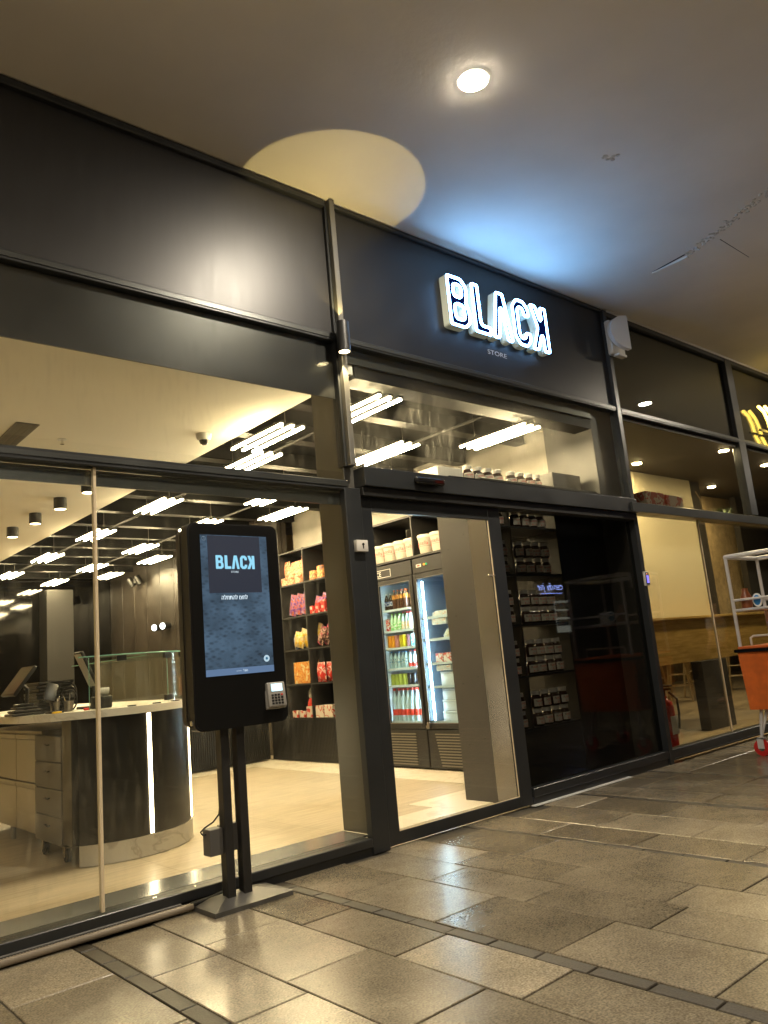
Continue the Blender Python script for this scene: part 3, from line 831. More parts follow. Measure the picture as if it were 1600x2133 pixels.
for i, (x, y, lb) in enumerate(((9.09, 1.05, 'small round ceiling lamp behind the middle eatery glass, left'), (9.66, 0.16, 'small round ceiling lamp behind the middle eatery glass, next to the mullion'), (11.21, 0.31, 'small round ceiling lamp at the far right of the eatery'), (11.9, 1.45, 'recessed lamp washing the ochre wall'), (13.0, 3.6, 'added fill lamp hidden behind the beige partition'), (15.0, 3.4, 'added fill lamp above the stools at the back'))):  # last two are unseen, added to light the stools and deep floor
    downlight(x, y, lb, 'recessed_lamp', 'ndown', 3.42, .06, 'ceiling lamps in the eatery')
# door lock display
t = thing('lock_display', 'small grey keypad with a lit blue display on the right mullion', 'display', (6.99, -.07, 1.7))
mb = MB(); mb.rbox((6.955, -.075, 1.69), (7.025, -.0505, 1.83), .006, 2); obj('casing', mb, M['offwhite'], t, 40)
mb = MB(); mb.rbox((6.963, -.079, 1.7), (7.017, -.0755, 1.82), .004, 1); obj('bezel', mb, M['black'], t)
mb = MB(); mb.box((6.975, -.081, 1.715), (7.006, -.0795, 1.79)); obj('blue_display', mb, emit('blue display', (.05, .05, 1), 1.6), t)
mb = MB(); mb.box((6.975, -.081, 1.8), (6.99, -.0795, 1.808)); obj('indicator', mb, emit('orange indicator', (1, .25, .02), 1.5), t)

# cart
ct = thing('serving_cart', 'white tube cart with an orange pleated bin and red wheels', 'cart', (7.95, -.85, 0))
cx0, cx1, cy0, cy1 = 7.62, 8.32, -1.3, -.58
mb = MB()
for x in (cx0, cx1):
    for y in (cy0, cy1):
        mb.tube([(x, y, .9), (x, y, .97), (x, y, 1.36), (x, y, 1.9)], .017, 8)
    mb.tube([(x, cy0, 1.9), (x, cy1, 1.9)], .022, 8); mb.tube([(x, cy0, 1.47), (x, cy1, 1.47)], .012, 8)
for y in (cy0, cy1):
    mb.tube([(cx0, y, 1.9), (cx1, y, 1.9)], .022, 8)
mb.rbox((cx0 - .01, cy0, 1.36), (cx1 + .01, cy1 + .01, 1.385), .005, 1)
for x in (cx0 + .03, cx1 - .03):
    for y in (cy0 + .04, cy1 - .04):
        sgx = 1 if x < 8 else -1; sgy = 1 if y < -.9 else -1
        mb.tube([(x + sgx * .03, y + sgy * .03, .96), (x + sgx * .03, y + sgy * .03, .45), (x, y, .17)], .016, 8); mb.tube([(x + sgx * .1, y + sgy * .08, .5), (x, y, .17)], .014, 8)
        mb.box((x + sgx * .03, y + sgy * .03, .93), (x - sgx * .03, y - sgy * .04, .955))
obj('cart_frame', mb, M['cartwhite'], ct, 40)
mb = MB(); per = []
def edge(a, b, n):
    for i in range(n):
        t_ = i / n; per.append((a[0] + (b[0] - a[0]) * t_, a[1] + (b[1] - a[1]) * t_))
bx0, bx1, by0, by1 = cx0 - .02, cx1 + .02, cy0 - .02, cy1 + .02
edge((bx0, by0), (bx1, by0), 60); edge((bx1, by0), (bx1, by1), 60); edge((bx1, by1), (bx0, by1), 60); edge((bx0, by1), (bx0, by0), 60)
cxm, cym = (bx0 + bx1) / 2, (by0 + by1) / 2
V = []
for z, sc in ((.43, .95), (.97, 1.0)):
    for i, (x, y) in enumerate(per):
        k = sc * (1 + (.026 if i % 2 else -.014))
        V.append((cxm + (x - cxm) * k, cym + (y - cym) * k, z))
n = len(per)
mb.add(V, [(i, (i + 1) % n, n + (i + 1) % n, n + i) for i in range(n)] + [tuple(range(n))[::-1]])
obj('pleated_bin', mb, M['orange'], ct)
mb = MB(); mb.rbox((bx0 - .03, by0 - .03, .97), (bx1 + .03, by1 + .03, 1.0), .006, 1); obj('bin_rim', mb, M['gloss'], ct)
mb = MB(); mb.rbox((bx0, by0, 1.0005), (bx1, by1, 1.025), .005, 1); obj('bin_lid', mb, M['orangehard'], ct)
mb = MB(); mb.tube([(cx0 + .03, cy1 - .1, 1.026), (cx0 + .03, cy1 - .1, 1.1), (cx0 + .05, cy1 - .12, 1.115), (cx0 + .06, cy0 + .1, 1.115), (cx0 + .06, cy0 + .1, 1.026)], .012, 8); obj('handle', mb, M['cream'], ct, 40)
for x in (cx0 + .04, cx1 - .04):
    for y in (cy0 + .03, cy1 - .03):
        mb = MB(); mb.cyl((x - .02, y, .075), (x + .02, y, .075), .075, 24); w = obj('wheel', mb, M['red'], ct, 40)
        mb = MB(); mb.cyl((x - .026, y, .075), (x + .026, y, .075), .03, 14); obj('hub', mb, M['chrome'], w, 40)
        mb = MB(); mb.box((x - .034, y - .03, .07), (x - .028, y + .03, .17)); mb.box((x + .028, y - .03, .07), (x + .034, y + .03, .17)); mb.box((x - .034, y - .03, .16), (x + .034, y + .03, .172)); obj('fork', mb, M['cartwhite'], w)
# things on the cart shelf
t = thing('table_sign', 'small oval blue and white sign on the cart shelf', 'sign', (7.66, -.85, 1.386))
ov = [(.045 * math.cos(2 * PI * i / 20), .065 + .065 * math.sin(2 * PI * i / 20)) for i in range(20)]
mb = MB(); mb.prism([ov], lambda u, v, w: (7.66 + w, -.8 - u, 1.387 + v), 0, .012); obj('board', mb, M['ink_white'], t)
mb = MB(); mb.prism([[(u * .75, .065 + (v - .065) * .75) for u, v in ov]], lambda u, v, w: (7.66 - w, -.8 - u, 1.387 + v), .0005, .002); obj('blue_print', mb, M['blue'], t)
mb = MB(); mb.lathe([(.05, 0), (.05, .12), (.045, .125)], (7.75, -.95, 1.387), 16); single('tub', mb, M['white'], 'white tub beside the oval sign on the cart', 'tub', None, 40)
mb = MB(); mb.lathe([(.05, 0), (.055, .1), (.03, .16), (.03, .19)], (7.7, -.68, 1.387), 14); single('sauce_bottle', mb, pbr('brown bottle', (.2, .06, .02), .3), 'brown bottle at the left end of the cart shelf', 'bottle', None, 40)

# ------------------------------------------------------------------ opposite side of the walkway (mirrored in the glass)
mb = MB(); mb.box((-12, -6.9, 0), (36, -6.6, 4.62))
single('opposite_facade', mb, M['oppdark'], 'dark shopfront across the walkway, mirrored in the smoked glass', 'wall')
t = thing('candy_sign', 'blue white script sign reading candy jar, mirrored in the smoked glass', 'sign', (13.5, -6.0, 2.3))
mb = MB(); put_text(mb, 'candy jar', lambda u, v: (13.95 - u, -5.99, 2.3 + v + u * .0), 0, 0, width=.86, height=.2)
obj('lit_lettering', mb, emit('sign blue white', (.3, .4, 1), 30), t)
mb = MB(); mb.box((13.2, -5.99, 2.27), (13.95, -5.985, 2.285)); obj('underline', mb, emit('sign blue', (.25, .35, 1), 18), t)
mb = MB(); mb.box((13.0, -6.05, 2.2), (14.05, -6.0, 2.6)); obj('backing', mb, M['black'], t)
mb = MB(); mb.rbox((13.35, -6.6, .0), (14.4, -6.02, 2.19), .01, 1); cf_ = thing('vending_cabinet', 'lit drinks cabinet across the walkway, under the mirrored script sign', 'fridge', (13.9, -6.3, 0)); obj('cabinet', mb, M['black'], cf_)
mb = MB(); mb.box((13.62, -6.018, 1.45), (14.1, -6.012, 2.12)); obj('lit_window', mb, emit('cabinet window', (.75, .8, .7), 2.5), cf_)
for z in (1.6, 1.78, 1.95):
    mb = MB()
    for i in range(6): mb.cyl((13.66 + .08 * i, -6.0, z), (13.66 + .08 * i, -6.0, z + .12), .028, 8)
    mb.box((13.62, -6.01, z - .012), (14.1, -5.96, z - .001)); obj('shelf_row', mb, blotch('cabinet goods', [(.4, .05, .05), (.2, .2, .25), (.5, .5, .45), (.1, .2, .4)], 9), cf_)

# ------------------------------------------------------------------ order kiosk
kx = 2.28
k = thing('order_kiosk', 'tall black self order kiosk with a lit screen on two legs outside the window', 'kiosk', (kx, -.18, 0))
def rrect(x0, x1, z0, z1, r, seg=6):
    return rounded([(x0, z0), (x1, z0), (x1, z1), (x0, z1)], r, seg)
fy = lambda u, v, w: (u, -.20 - w, v)
mb = MB(); mb.prism([rrect(1.987, 2.573, .915, 2.045, .055)], fy, 0, .08)
body = obj('kiosk_body', mb, M['kiosk'], k, 40)
mb = MB(); mb.prism([rrect(1.995, 2.565, .923, 2.037, .05)], fy, .0805, .083); obj('front_glass', mb, pbr('black kiosk glass', (.006, .006, .006), .3), k)
mb = MB(); mb.prism([rrect(1.982, 2.578, .94, 2.02, .05)], fy, -.045, -.001); obj('back_casing', mb, M['kioskside'], k, 40)
mb = MB(); mb.cyl((1.9865, -.255, .965), (1.978, -.255, .965), .013, 14); obj('lock', mb, M['chrome'], k, 40)
# screen
def screen_mat():
    m, nt, b, N, Lk = newmat('kiosk screen picture')
    tc = N.new('ShaderNodeTexCoord'); mp = N.new('ShaderNodeMapping'); mp.inputs['Rotation'].default_value = (0, R(38), 0); mp.inputs['Scale'].default_value = (26, 1, 52)
    w = N.new('ShaderNodeTexVoronoi'); w.inputs['Scale'].default_value = 1.0; w.inputs['Randomness'].default_value = .55
    n = N.new('ShaderNodeTexNoise'); n.inputs['Scale'].default_value = 7; n.inputs['Detail'].default_value = 5
    n4 = N.new('ShaderNodeTexNoise'); n4.inputs['Scale'].default_value = 1.6; n4.inputs['Detail'].default_value = 1
    Lk.new(tc.outputs['Object'], mp.inputs[0]); Lk.new(mp.outputs[0], w.inputs['Vector']); Lk.new(tc.outputs['Object'], n.inputs['Vector']); Lk.new(tc.outputs['Object'], n4.inputs['Vector'])
    r = N.new('ShaderNodeMapRange'); r.inputs[1].default_value = .0; r.inputs[2].default_value = .55; r.inputs[3].default_value = .35; r.inputs[4].default_value = 1.05
    Lk.new(w.outputs['Distance'], r.inputs[0])
    r2 = N.new('ShaderNodeMapRange'); r2.inputs[1].default_value = .3; r2.inputs[2].default_value = .7; r2.inputs[3].default_value = .55; r2.inputs[4].default_value = 1.35
    Lk.new(n.outputs['Fac'], r2.inputs[0])
    mu = N.new('ShaderNodeMath'); mu.operation = 'MULTIPLY'; Lk.new(r.outputs[0], mu.inputs[0]); Lk.new(r2.outputs[0], mu.inputs[1])
    r4 = N.new('ShaderNodeMapRange'); r4.inputs[1].default_value = .35; r4.inputs[2].default_value = .65; r4.inputs[3].default_value = .6; r4.inputs[4].default_value = 1.2
    Lk.new(n4.outputs['Fac'], r4.inputs[0])
    m5 = N.new('ShaderNodeMath'); m5.operation = 'MULTIPLY'; Lk.new(mu.outputs[0], m5.inputs[0]); Lk.new(r4.outputs[0], m5.inputs[1])
    b.inputs['Base Color'].default_value = (.01, .01, .012, 1); b.inputs['Roughness'].default_value = .25
    b.inputs['Emission Color'].default_value = (.30, .52, .78, 1)
    m6 = N.new('ShaderNodeMath'); m6.operation = 'MULTIPLY'; m6.inputs[1].default_value = .19; Lk.new(m5.outputs[0], m6.inputs[0])
    Lk.new(m6.outputs[0], b.inputs['Emission Strength'])
    return m
sx0, sx1, sz0, sz1 = 2.062, 2.492, 1.198, 1.978
sy = -.2842
mb = MB(); mb.box((sx0, sy - .0012, sz0), (sx1, sy, sz1)); scr = obj('screen', mb, screen_mat(), k)
SWd, SHt = sx1 - sx0, sz1 - sz0
mb = MB(); mb.box((sx0 + .1 * SWd, sy - .002, sz1 - .42 * SHt), (sx0 + .885 * SWd, sy - .0014, sz1 - .004)); obj('logo_panel', mb, emit('screen navy', (.03, .045, .085), .45, (.01, .01, .012)), scr)
mb = MB()
x0 = sx0 + .21 * SWd; s = .585 * SWd / 1.345
for ch in 'BLACK':
    loops, xo = letter_loops(ch, .018)
    mb.prism(loops, lambda u, v, w: (x0 + (xo + u) * s, sy - .0024 - w, sz1 - .247 * SHt + v * s * .9), 0, .0004)
obj('screen_logo', mb, emit('screen cyan', (.3, .72, .95), 1.0, (.01, .01, .01)), scr)
mb = MB()
put_text(mb, 'STORE', lambda u, v: (x0 + .265 * s * 1.3 + .03 + u, sy - .0026, sz1 - .275 * SHt + v), 0, 0, width=.048, height=.0105)
M['swhite'] = emit('screen white', (.75, .9, 1), 1.0, (.01, .01, .01))
obj('store_text', mb, M['swhite'], scr)
mb = MB(); put_text(mb, 'הלחתהל וצחל', lambda u, v: (sx0 + .27 * SWd + u, sy - .0022, sz1 - .468 * SHt + v), 0, 0, width=.165, height=.026)
put_text(mb, 'הלחתהל וצחל', lambda u, v: (sx0 + .27 * SWd + u + .0018, sy - .0024, sz1 - .468 * SHt + v), 0, 0, width=.165, height=.026)
obj('prompt_text', mb, M['swhite'], scr)
mb = MB(); put_text(mb, 'powered by', lambda u, v: (sx0 + .43 * SWd + u, sy - .003, sz0 + .0155 + v), 0, 0, width=.032, height=.006)
put_text(mb, 'Tabit', lambda u, v: (sx0 + .53 * SWd + u, sy - .003, sz0 + .013 + v), 0, 0, width=.03, height=.013)
obj('footer_text', mb, M['swhite'], scr)
mb = MB(); mb.box((sx0, sy - .0022, sz0), (sx1, sy - .0014, sz0 + .036)); obj('footer_bar', mb, emit('screen footer', (.14, .24, .42), .75, (.01, .01, .01)), scr)
mb = MB(); mb.cyl((sx1 - .045, sy - .0014, sz0 + .075), (sx1 - .045, sy - .0024, sz0 + .075), .019, 24); obj('help_button', mb, emit('screen pale', (.6, .82, .95), .8, (.01, .01, .01)), scr)
mb = MB(); mb.cyl((sx1 - .045, sy - .0026, sz0 + .075), (sx1 - .045, sy - .003, sz0 + .075), .0075, 16)
obj('help_mark', mb, M['blue'], scr)
mb = MB()
mb.tube([(sx0 + .022 + .011 * math.cos(2 * PI * i / 16), sy - .0015, sz1 - .022 + .011 * math.sin(2 * PI * i / 16)) for i in range(16)], .0012, 5, True)
mb.tube([(sx0 + .022, sy - .0015, sz1 - .014), (sx0 + .022, sy - .0015, sz1 - .023), (sx0 + .028, sy - .0015, sz1 - .026)], .001, 5)
obj('clock_icon', mb, emit('icon grey', (.3, .42, .55), .5, (.01, .01, .01)), scr)
# card reader
mb = MB(); Mx = Matrix.Translation((2.482, -.3, 1.065)) @ Matrix.Rotation(R(-8), 4, 'Z') @ Matrix.Rotation(R(-9), 4, 'X')
mb.rbox((-.055, -.022, -.068), (.055, .022, .07), .008, 3); mb.rbox((-.06, .0, -.075), (.06, .024, .03), .006, 2); mb.xform(Mx)
rd = obj('card_reader', mb, M['grey'] if False else pbr('grey reader plastic', (.3, .285, .26), .45), k, 40)
mb = MB(); mb.rbox((-.032, -.0245, .018), (.036, -.0222, .06), .002, 1); mb.xform(Mx); obj('reader_display', mb, emit('reader display', (.35, .8, 1), 1.1), rd)
mb = MB()
for r_ in range(4):
    for c_ in range(4):
        if r_ == 0 and c_ == 3: continue
        mb.rbox((-.036 + c_ * .019, -.0255, -.0 - r_ * .0155 - .008), (-.036 + c_ * .019 + .014, -.0222, -.0 - r_ * .0155 + .003), .002, 1)
mb.xform(Mx); obj('keypad', mb, M['black'], rd)
mb = MB(); mb.rbox((.021, -.0257, -.008), (.035, -.0222, .003), .002, 1); mb.xform(Mx); obj('stop_key', mb, M['red'], rd)
# legs, base, box, cable
for x in (2.188, 2.287):
    mb = MB(); mb.rbox((x - .025, -.225, .045), (x + .025, -.165, .93), .003, 1); obj('leg', mb, M['steelblk'], k)
mb = MB(); bx = ((2.04, -.31), (2.512, -.31), (2.512, -.03), (2.04, -.03))
V = [(x, y, .001) for x, y in bx] + [(x, y, .024) for x, y in bx] + [(2.17, -.2, .062), (2.36, -.2, .062), (2.36, -.14, .062), (2.17, -.14, .062)]
F = [(0, 1, 2, 3), (8, 9, 10, 11)]
for lv in (0, 4): F += [(lv + i, lv + (i + 1) % 4, lv + 4 + (i + 1) % 4, lv + 4 + i) for i in range(4)]
mb.add(V, F); obj('base_plate', mb, M['baseplate'], k)
mb = MB(); mb.rbox((2.085, -.2, .27), (2.165, -.12, .405), .004, 1); mb.rbox((2.165, -.18, .27), (2.31, -.13, .41), .003, 1); obj('junction_box', mb, M['grey'], k)
mb = MB(); mb.tube([(2.17, -.17, .52), (2.165, -.165, .47), (2.13, -.16, .435), (2.08, -.158, .415), (2.055, -.158, .398), (2.065, -.158, .383), (2.086, -.158, .38)], .0045, 8); obj('power_cable', mb, M['rubber'], k, 60)
def corrugated(path, r, n=10, pitch=.006):
    P = []
    for i in range(len(path) - 1):
        a = Vector(path[i]); b = Vector(path[i + 1]); m = max(2, int((b - a).length / .02))
        P += [a.lerp(b, j / m) for j in range(m)]
    P.append(Vector(path[-1])); return P
mb = MB(); mb.tube(corrugated([(2.235, -.15, .9), (2.24, -.15, .3), (2.235, -.145, .12), (2.2, -.12, .06), (2.12, -.09, .04), (2.02, -.08, .035)], .012), .013, 10)
for i in range(44):
    z = .9 - i * .017
    mb.lathe([(.013, 0), (.0155, .004), (.013, .008)], (2.235 + .005 * (1 - z), -.15, z), 8)
obj('cable_conduit', mb, M['rubber'], k, 60)

mb = MB(); mb.tube([(2.03, -.083, .028), (1.6, -.08, .026), (.8, -.08, .026), (-2, -.08, .026)], .017, 12)
for i in range(150):
    x = 2.02 - i * .014; mb.cyl((x, -.08, .027), (x - .006, -.08, .027), .0185, 10, caps=False)
single('floor_conduit', mb, M['conduit'], 'beige corrugated conduit on the ground along the left window', 'conduit', None, 50)
mb = MB(); mb.rbox((-2, -.064, .018), (1.98, -.036, .05), .003, 1)
single('cable_trunking', mb, M['grey'], 'grey cable trunking strip at the foot of the left window', 'trunking')

# ------------------------------------------------------------------ serving counter
cc = (2.43, 2.06)
def arc(r, a0, a1, n=28):
    return [(cc[0] + r * math.cos(R(a0 + (a1 - a0) * i / n)), cc[1] + r * math.sin(R(a0 + (a1 - a0) * i / n))) for i in range(n + 1)]
vz = lambda u, v, w: (u, v, w)
ctr = thing('serving_counter', 'black rounded serving counter with a pale stone top and light strips', 'counter', (2.43, 2.06, 0))
def shell(r, th, a0, yend):
    o = arc(r, a0, 0) + [(cc[0] + r, yend)]
    i = [(cc[0] + r - th, yend)] + arc(r - th, 0, a0)
    return o + i
mb = MB(); mb.prism([shell(.618, .04, -129, 4.6)], vz, .142, .985); obj('front_panel', mb, M['counterblk'], ctr, 30)
mb = MB(); mb.prism([shell(.626, .06, -129, 4.6)], vz, .004, .14); obj('plinth', mb, M['marble'], ctr, 30)
mb = MB(); mb.prism([[(1.75, 4.6)] + arc(.68, -180, 0, 44) + [(3.11, 4.6)]], vz, .988, 1.04); obj('worktop', mb, M['top'], ctr, 30)
mb = MB(); mb.prism([[(1.79, 4.6)] + arc(.64, -180, 0, 44) + [(3.07, 4.6)]], vz, .945, .9875)
# apron under the slab on the staff side only
mb = MB(); mb.rbox((2.0, 1.6, .14), (2.055, 1.79, .985), .003, 1); obj('end_board', mb, M['counterblk'], ctr)
for a in (-83, -29):
    p = Vector((cc[0] + .622 * math.cos(R(a)), cc[1] + .622 * math.sin(R(a)), 0)); tdir = Vector((-math.sin(R(a)), math.cos(R(a)), 0)); nd = Vector((math.cos(R(a)), math.sin(R(a)), 0))
    mb = MB(); V = []
    for z in (.15, .98):
        for s1 in (-1, 1):
            for s2 in (-1, 1): V.append(p + tdir * s1 * .013 + nd * s2 * .004 + Vector((0, 0, z)))
    mb.add(V, [(0, 2, 3, 1), (4, 5, 7, 6), (0, 1, 5, 4), (2, 6, 7, 3), (0, 4, 6, 2), (1, 3, 7, 5)])
    obj('light_strip', mb, M['ledstrip'], ctr)
# drawer unit
t = thing('drawer_unit', 'grey four drawer unit on casters under the counter end', 'drawers', (2.2, 2.1, 0))
mb = MB(); mb.rbox((2.022, 1.805, .11), (2.44, 2.4, .875), .004, 1); obj('carcass', mb, M['shelf'], t)
for i in range(4):
    z = .12 + i * .19
    mb = MB(); mb.rbox((2.0, 1.81, z), (2.02, 2.395, z + .184), .003, 1); d = obj('drawer', mb, M['grey'], t)
    mb = MB(); mb.tube([(2.0, 2.06, z + .12), (1.982, 2.06, z + .118), (1.982, 2.14, z + .118), (2.0, 2.14, z + .12)], .005, 6); obj('handle', mb, M['black'], d, 40)
for y in (1.86, 2.33):
    mb = MB(); mb.cyl((2.04, y, .05), (2.07, y, .05), .048, 18); c = obj('caster', mb, M['rubber'], t, 40)
    mb = MB(); mb.box((2.03, y - .02, .06), (2.08, y + .02, .108)); mb.cyl((2.032, y, .05), (2.078, y, .05), .014, 10); obj('fork', mb, M['steel'], c)
mb = MB()
for i in range(3): mb.rbox((2.05 + .01 * i, 1.9 + .02 * i, .877 + i * .008), (2.35, 2.25 + .01 * i, .884 + i * .008), .002, 1)
single('folded_bags', mb, M['steelblk'], 'small pile of dark folded bags on the drawer unit', 'bags')
t = thing('steel_cabinet', 'stainless steel undercounter cabinet left of the drawer unit', 'cabinet', (2.3, 3.2, 0))
mb = MB(); mb.rbox((2.06, 2.43, .12), (2.6, 4.1, .9), .004, 1); obj('carcass', mb, M['steel'], t)
for j in range(3):
    for i in range(2):
        y = 2.44 + .55 * j; z = .13 + .375 * i
        mb = MB(); mb.rbox((2.035, y, z), (2.058, y + .54, z + .33), .004, 1); d = obj('door', mb, M['steel'], t)
        mb = MB(); mb.rbox((2.025, y, z + .332), (2.058, y + .54, z + .37), .004, 1); obj('grip', mb, M['steel'], d)
for y in (2.5, 3.3, 4.0):
    mb = MB(); mb.cyl((2.1, y, 0), (2.1, y, .119), .022, 10); obj('leg', mb, M['steel'], t, 40)
# glass guard
t = thing('glass_guard', 'curved clear glass guard standing on the counter top', 'glass guard', (2.43, 2.06, 1.04))
def gshell(r, th, a0, a1, yend=None):
    o = arc(r, a0, a1) + ([(cc[0] + r, yend)] if yend else [])
    i = ([(cc[0] + r - th, yend)] if yend else []) + arc(r - th, a1, a0)
    return o + i
mb = MB(); mb.prism([gshell(.59, .01, -122, -62)], vz, 1.042, 1.41); obj('curved_pane', mb, M['glass'], t, 30)
mb = MB(); mb.prism([gshell(.59, .01, -61, 0, 3.7)], vz, 1.042, 1.41); obj('curved_pane', mb, M['glass'], t, 30)
mb = MB(); mb.prism([gshell(.62, .3, -128, 0, 3.7)], vz, 1.412, 1.421); obj('top_shelf', mb, M['glass'], t, 30)
mb = MB(); mb.tube([(*p, 1.4165) for p in arc(.6225, -128, 0)] + [(cc[0] + .6225, 3.7, 1.4165)], .0045, 6)
mb.tube([(*p, 1.4165) for p in arc(.3185, -128, 0)] + [(cc[0] + .3185, 3.7, 1.4165)], .0045, 6)
for a in (-122, -61.5):
    p = (cc[0] + .586 * math.cos(R(a)), cc[1] + .586 * math.sin(R(a))); mb.cyl((*p, 1.042), (*p, 1.41), .0022, 6)
obj('glass_edge', mb, M['glassedge'], t, 60)
for a, z in ((-61.5, 1.39), (-61.5, 1.075), (-100, 1.39), (-35, 1.395)):
    nd = Vector((math.cos(R(a)), math.sin(R(a)), 0)); tg = Vector((-nd.y, nd.x, 0)); p = Vector((cc[0], cc[1], z)) + nd * .588
    mb = MB(); V = [p + tg * s1 * .035 + nd * s2 * .012 + Vector((0, 0, s3 * .02)) for s3 in (-1, 1) for s1 in (-1, 1) for s2 in (-1, 1)]
    mb.add(V, [(0, 2, 3, 1), (4, 5, 7, 6), (0, 1, 5, 4), (2, 6, 7, 3), (0, 4, 6, 2), (1, 3, 7, 5)]); obj('clamp', mb, M['black'], t)
# till screens
def till(name, label, ctrp, w, h, tilt, mat_face, stand=.14, base=1.041):
    x, y, z = ctrp
    t = thing(name, label, 'till screen', (x, y, base))
    Mx = Matrix.Translation((x, y, z)) @ Matrix.Rotation(R(tilt), 4, 'Y')
    mb = MB(); mb.rbox((-.012, -w / 2, -h / 2), (.012, w / 2, h / 2), .005, 2); mb.xform(Mx); b = obj('screen_casing', mb, M['black'], t, 40)
    mb = MB(); mb.box((-.0135, -w / 2 + .012, -h / 2 + .012), (-.0125, w / 2 - .012, h / 2 - .012)); mb.xform(Mx); obj('screen', mb, mat_face, b)
    mb = MB(); mb.tube([(x + .02, y, z - .02), (x + .06, y, z - .06), (x + .05, y, base + .02)], .014, 8); mb.rbox((x - .05, y - .09, base), (x + .12, y + .09, base + .02), .006, 2); obj('stand', mb, M['black'], t, 40)
    return t
scrgrey = pbr('idle grey screen', (.05, .06, .055), .3)
till('till_screen', 'tilted black till screen with a blank grey face at the counter left end', (1.8, 2.1, 1.29), .32, .25, 37, scrgrey)
till('till_screen', 'till terminal with a pale back plate behind the glass guard', (2.28, 2.05, 1.34), .16, .3, -24, M['offwhite'])
mb = MB()
for i in range(9):
    dx = random.uniform(-.012, .012); mb.rbox((1.93 + dx, 2.08, 1.042 + i * .026), (2.19 + dx, 2.4, 1.064 + i * .026), .005, 1)
single('tray_stack', mb, M['black'], 'stack of flat black trays on the counter', 'trays')
mb = MB()
for i in range(4): mb.rbox((1.72 + .02 * i, 1.98 + .02 * i, 1.041 + i * .022), (1.95 - .02 * i, 2.18, 1.06 + i * .022), .006, 1)
single('keyboard_pile', mb, M['black'], 'low pile of black devices under the tilted till screen', 'devices')
for i, (x, y, lb) in enumerate(((1.975, 1.85, 'metal cup full of cutlery, left of the pair on the counter'), (2.075, 1.86, 'metal cup with a pen, right of the pair on the counter'))):
    t = thing('metal_cup', lb, 'cup', (x, y, 1.041), 'metal cups on the counter')
    mb = MB(); mb.lathe([(.028, 0), (.036, .075), (.033, .075), (.026, .008)], (x, y, 1.041), 18); obj('cup', mb, M['steel'], t, 40)
    mb = MB(); rr = random.Random(i)
    for q in range(7 if i == 0 else 3):
        a = rr.uniform(0, 6.28); mb.cyl((x, y, 1.06), (x + .035 * math.cos(a), y + .035 * math.sin(a), 1.13 + rr.uniform(0, .03 if i == 0 else .06)), .004, 6)
    obj('cutlery', mb, M['chrome'], t, 40)
mb = MB(); mb.rbox((1.9, 1.66, 1.041), (1.96, 1.69, 1.054), .003, 1); single('sachet', mb, pbr('yellow sachet', (.8, .5, .02), .4), 'small yellow sachet on the counter edge', 'sachet')
mb = MB(); mb.rbox((2.12, 1.66, 1.041), (2.16, 1.69, 1.058), .006, 2); single('sweet', mb, M['ink_red'], 'small red wrapped sweet on the counter edge', 'sweet')
mb = MB()
for i in range(5):
    a = -95 + i * 18; p = Vector((cc[0] + .63 * math.cos(R(a)), cc[1] + .63 * math.sin(R(a)), 1.0415))
    mb.rbox(p - Vector((.03, .012, 0)), p + Vector((.03, .012, .008)), .002, 1)
single('tags', mb, M['black'], 'row of small black tags along the counter edge', 'tags')

t = thing('receipt_printer', 'small black receipt printer with a white paper curl on the counter', 'printer', (2.3, 1.75, 1.041))
mb = MB(); mb.rbox((2.24, 1.74, 1.041), (2.36, 1.88, 1.13), .012, 2); obj('casing', mb, M['black'], t, 40)
mb = MB(); V = []
for i in range(9):
    a = i / 8 * 1.9
    for x in (2.26, 2.34): V.append((x, 1.8 - .05 * math.sin(a), 1.131 + .045 * (1 - math.cos(a))))
mb.add(V, [(2 * i, 2 * i + 1, 2 * i + 3, 2 * i + 2) for i in range(8)]); obj('paper', mb, M['ink_white'], t)
t = thing('cable_coil', 'loose loops of black cable on the counter beside the till terminal', 'cable', (2.15, 2.0, 1.041))
for k_ in range(3):
    mb = MB(); mb.tube([(2.13 + .05 * math.cos(2 * PI * i / 22) * (1 + .2 * k_), 1.98 + .03 * k_, 1.12 + .075 * math.sin(2 * PI * i / 22) + .03 * k_) for i in range(22)], .0055, 6, True); obj('cable_loop', mb, M['rubber'], t, 60)
t = thing('desk_phone', 'black card terminal on a slanted stand at the left end of the counter', 'terminal', (1.95, 1.8, 1.041))
mb = MB(); mb.rbox((1.9, 1.72, 1.041), (2.0, 1.84, 1.058), .006, 2); mb.tube([(1.95, 1.8, 1.05), (1.93, 1.79, 1.14)], .009, 8); obj('stand', mb, M['black'], t, 40)
mb = MB(); mb.rbox((-.04, -.012, -.07), (.04, .012, .07), .006, 2); mb.xform(Matrix.Translation((1.925, 1.785, 1.19)) @ Matrix.Rotation(R(-25), 4, 'X') @ Matrix.Rotation(R(20), 4, 'Y')); obj('handset', mb, M['black'], t, 40)
mb = MB(); rr = random.Random(2)
for i in range(26):
    p = Vector((1.62 + rr.uniform(-.06, .06), 2.4 + rr.uniform(-.06, .06), 1.4 + rr.uniform(-.05, .05))); r_ = rr.uniform(.03, .06)
    mb.lathe([(.0005, -r_), (r_ * .7, -r_ * .7), (r_, 0), (r_ * .7, r_ * .7), (.0005, r_)], p, 8)
for i in range(3): mb.cyl((1.62, 2.4, 1.041), (1.62 + .03 * (i - 1), 2.4, 1.38), .012, 8)
single('red_bouquet', mb, pbr('soft red petals', (.42, .09, .06), .7), 'soft red bunch at the far left end of the counter', 'bouquet', None, 60)

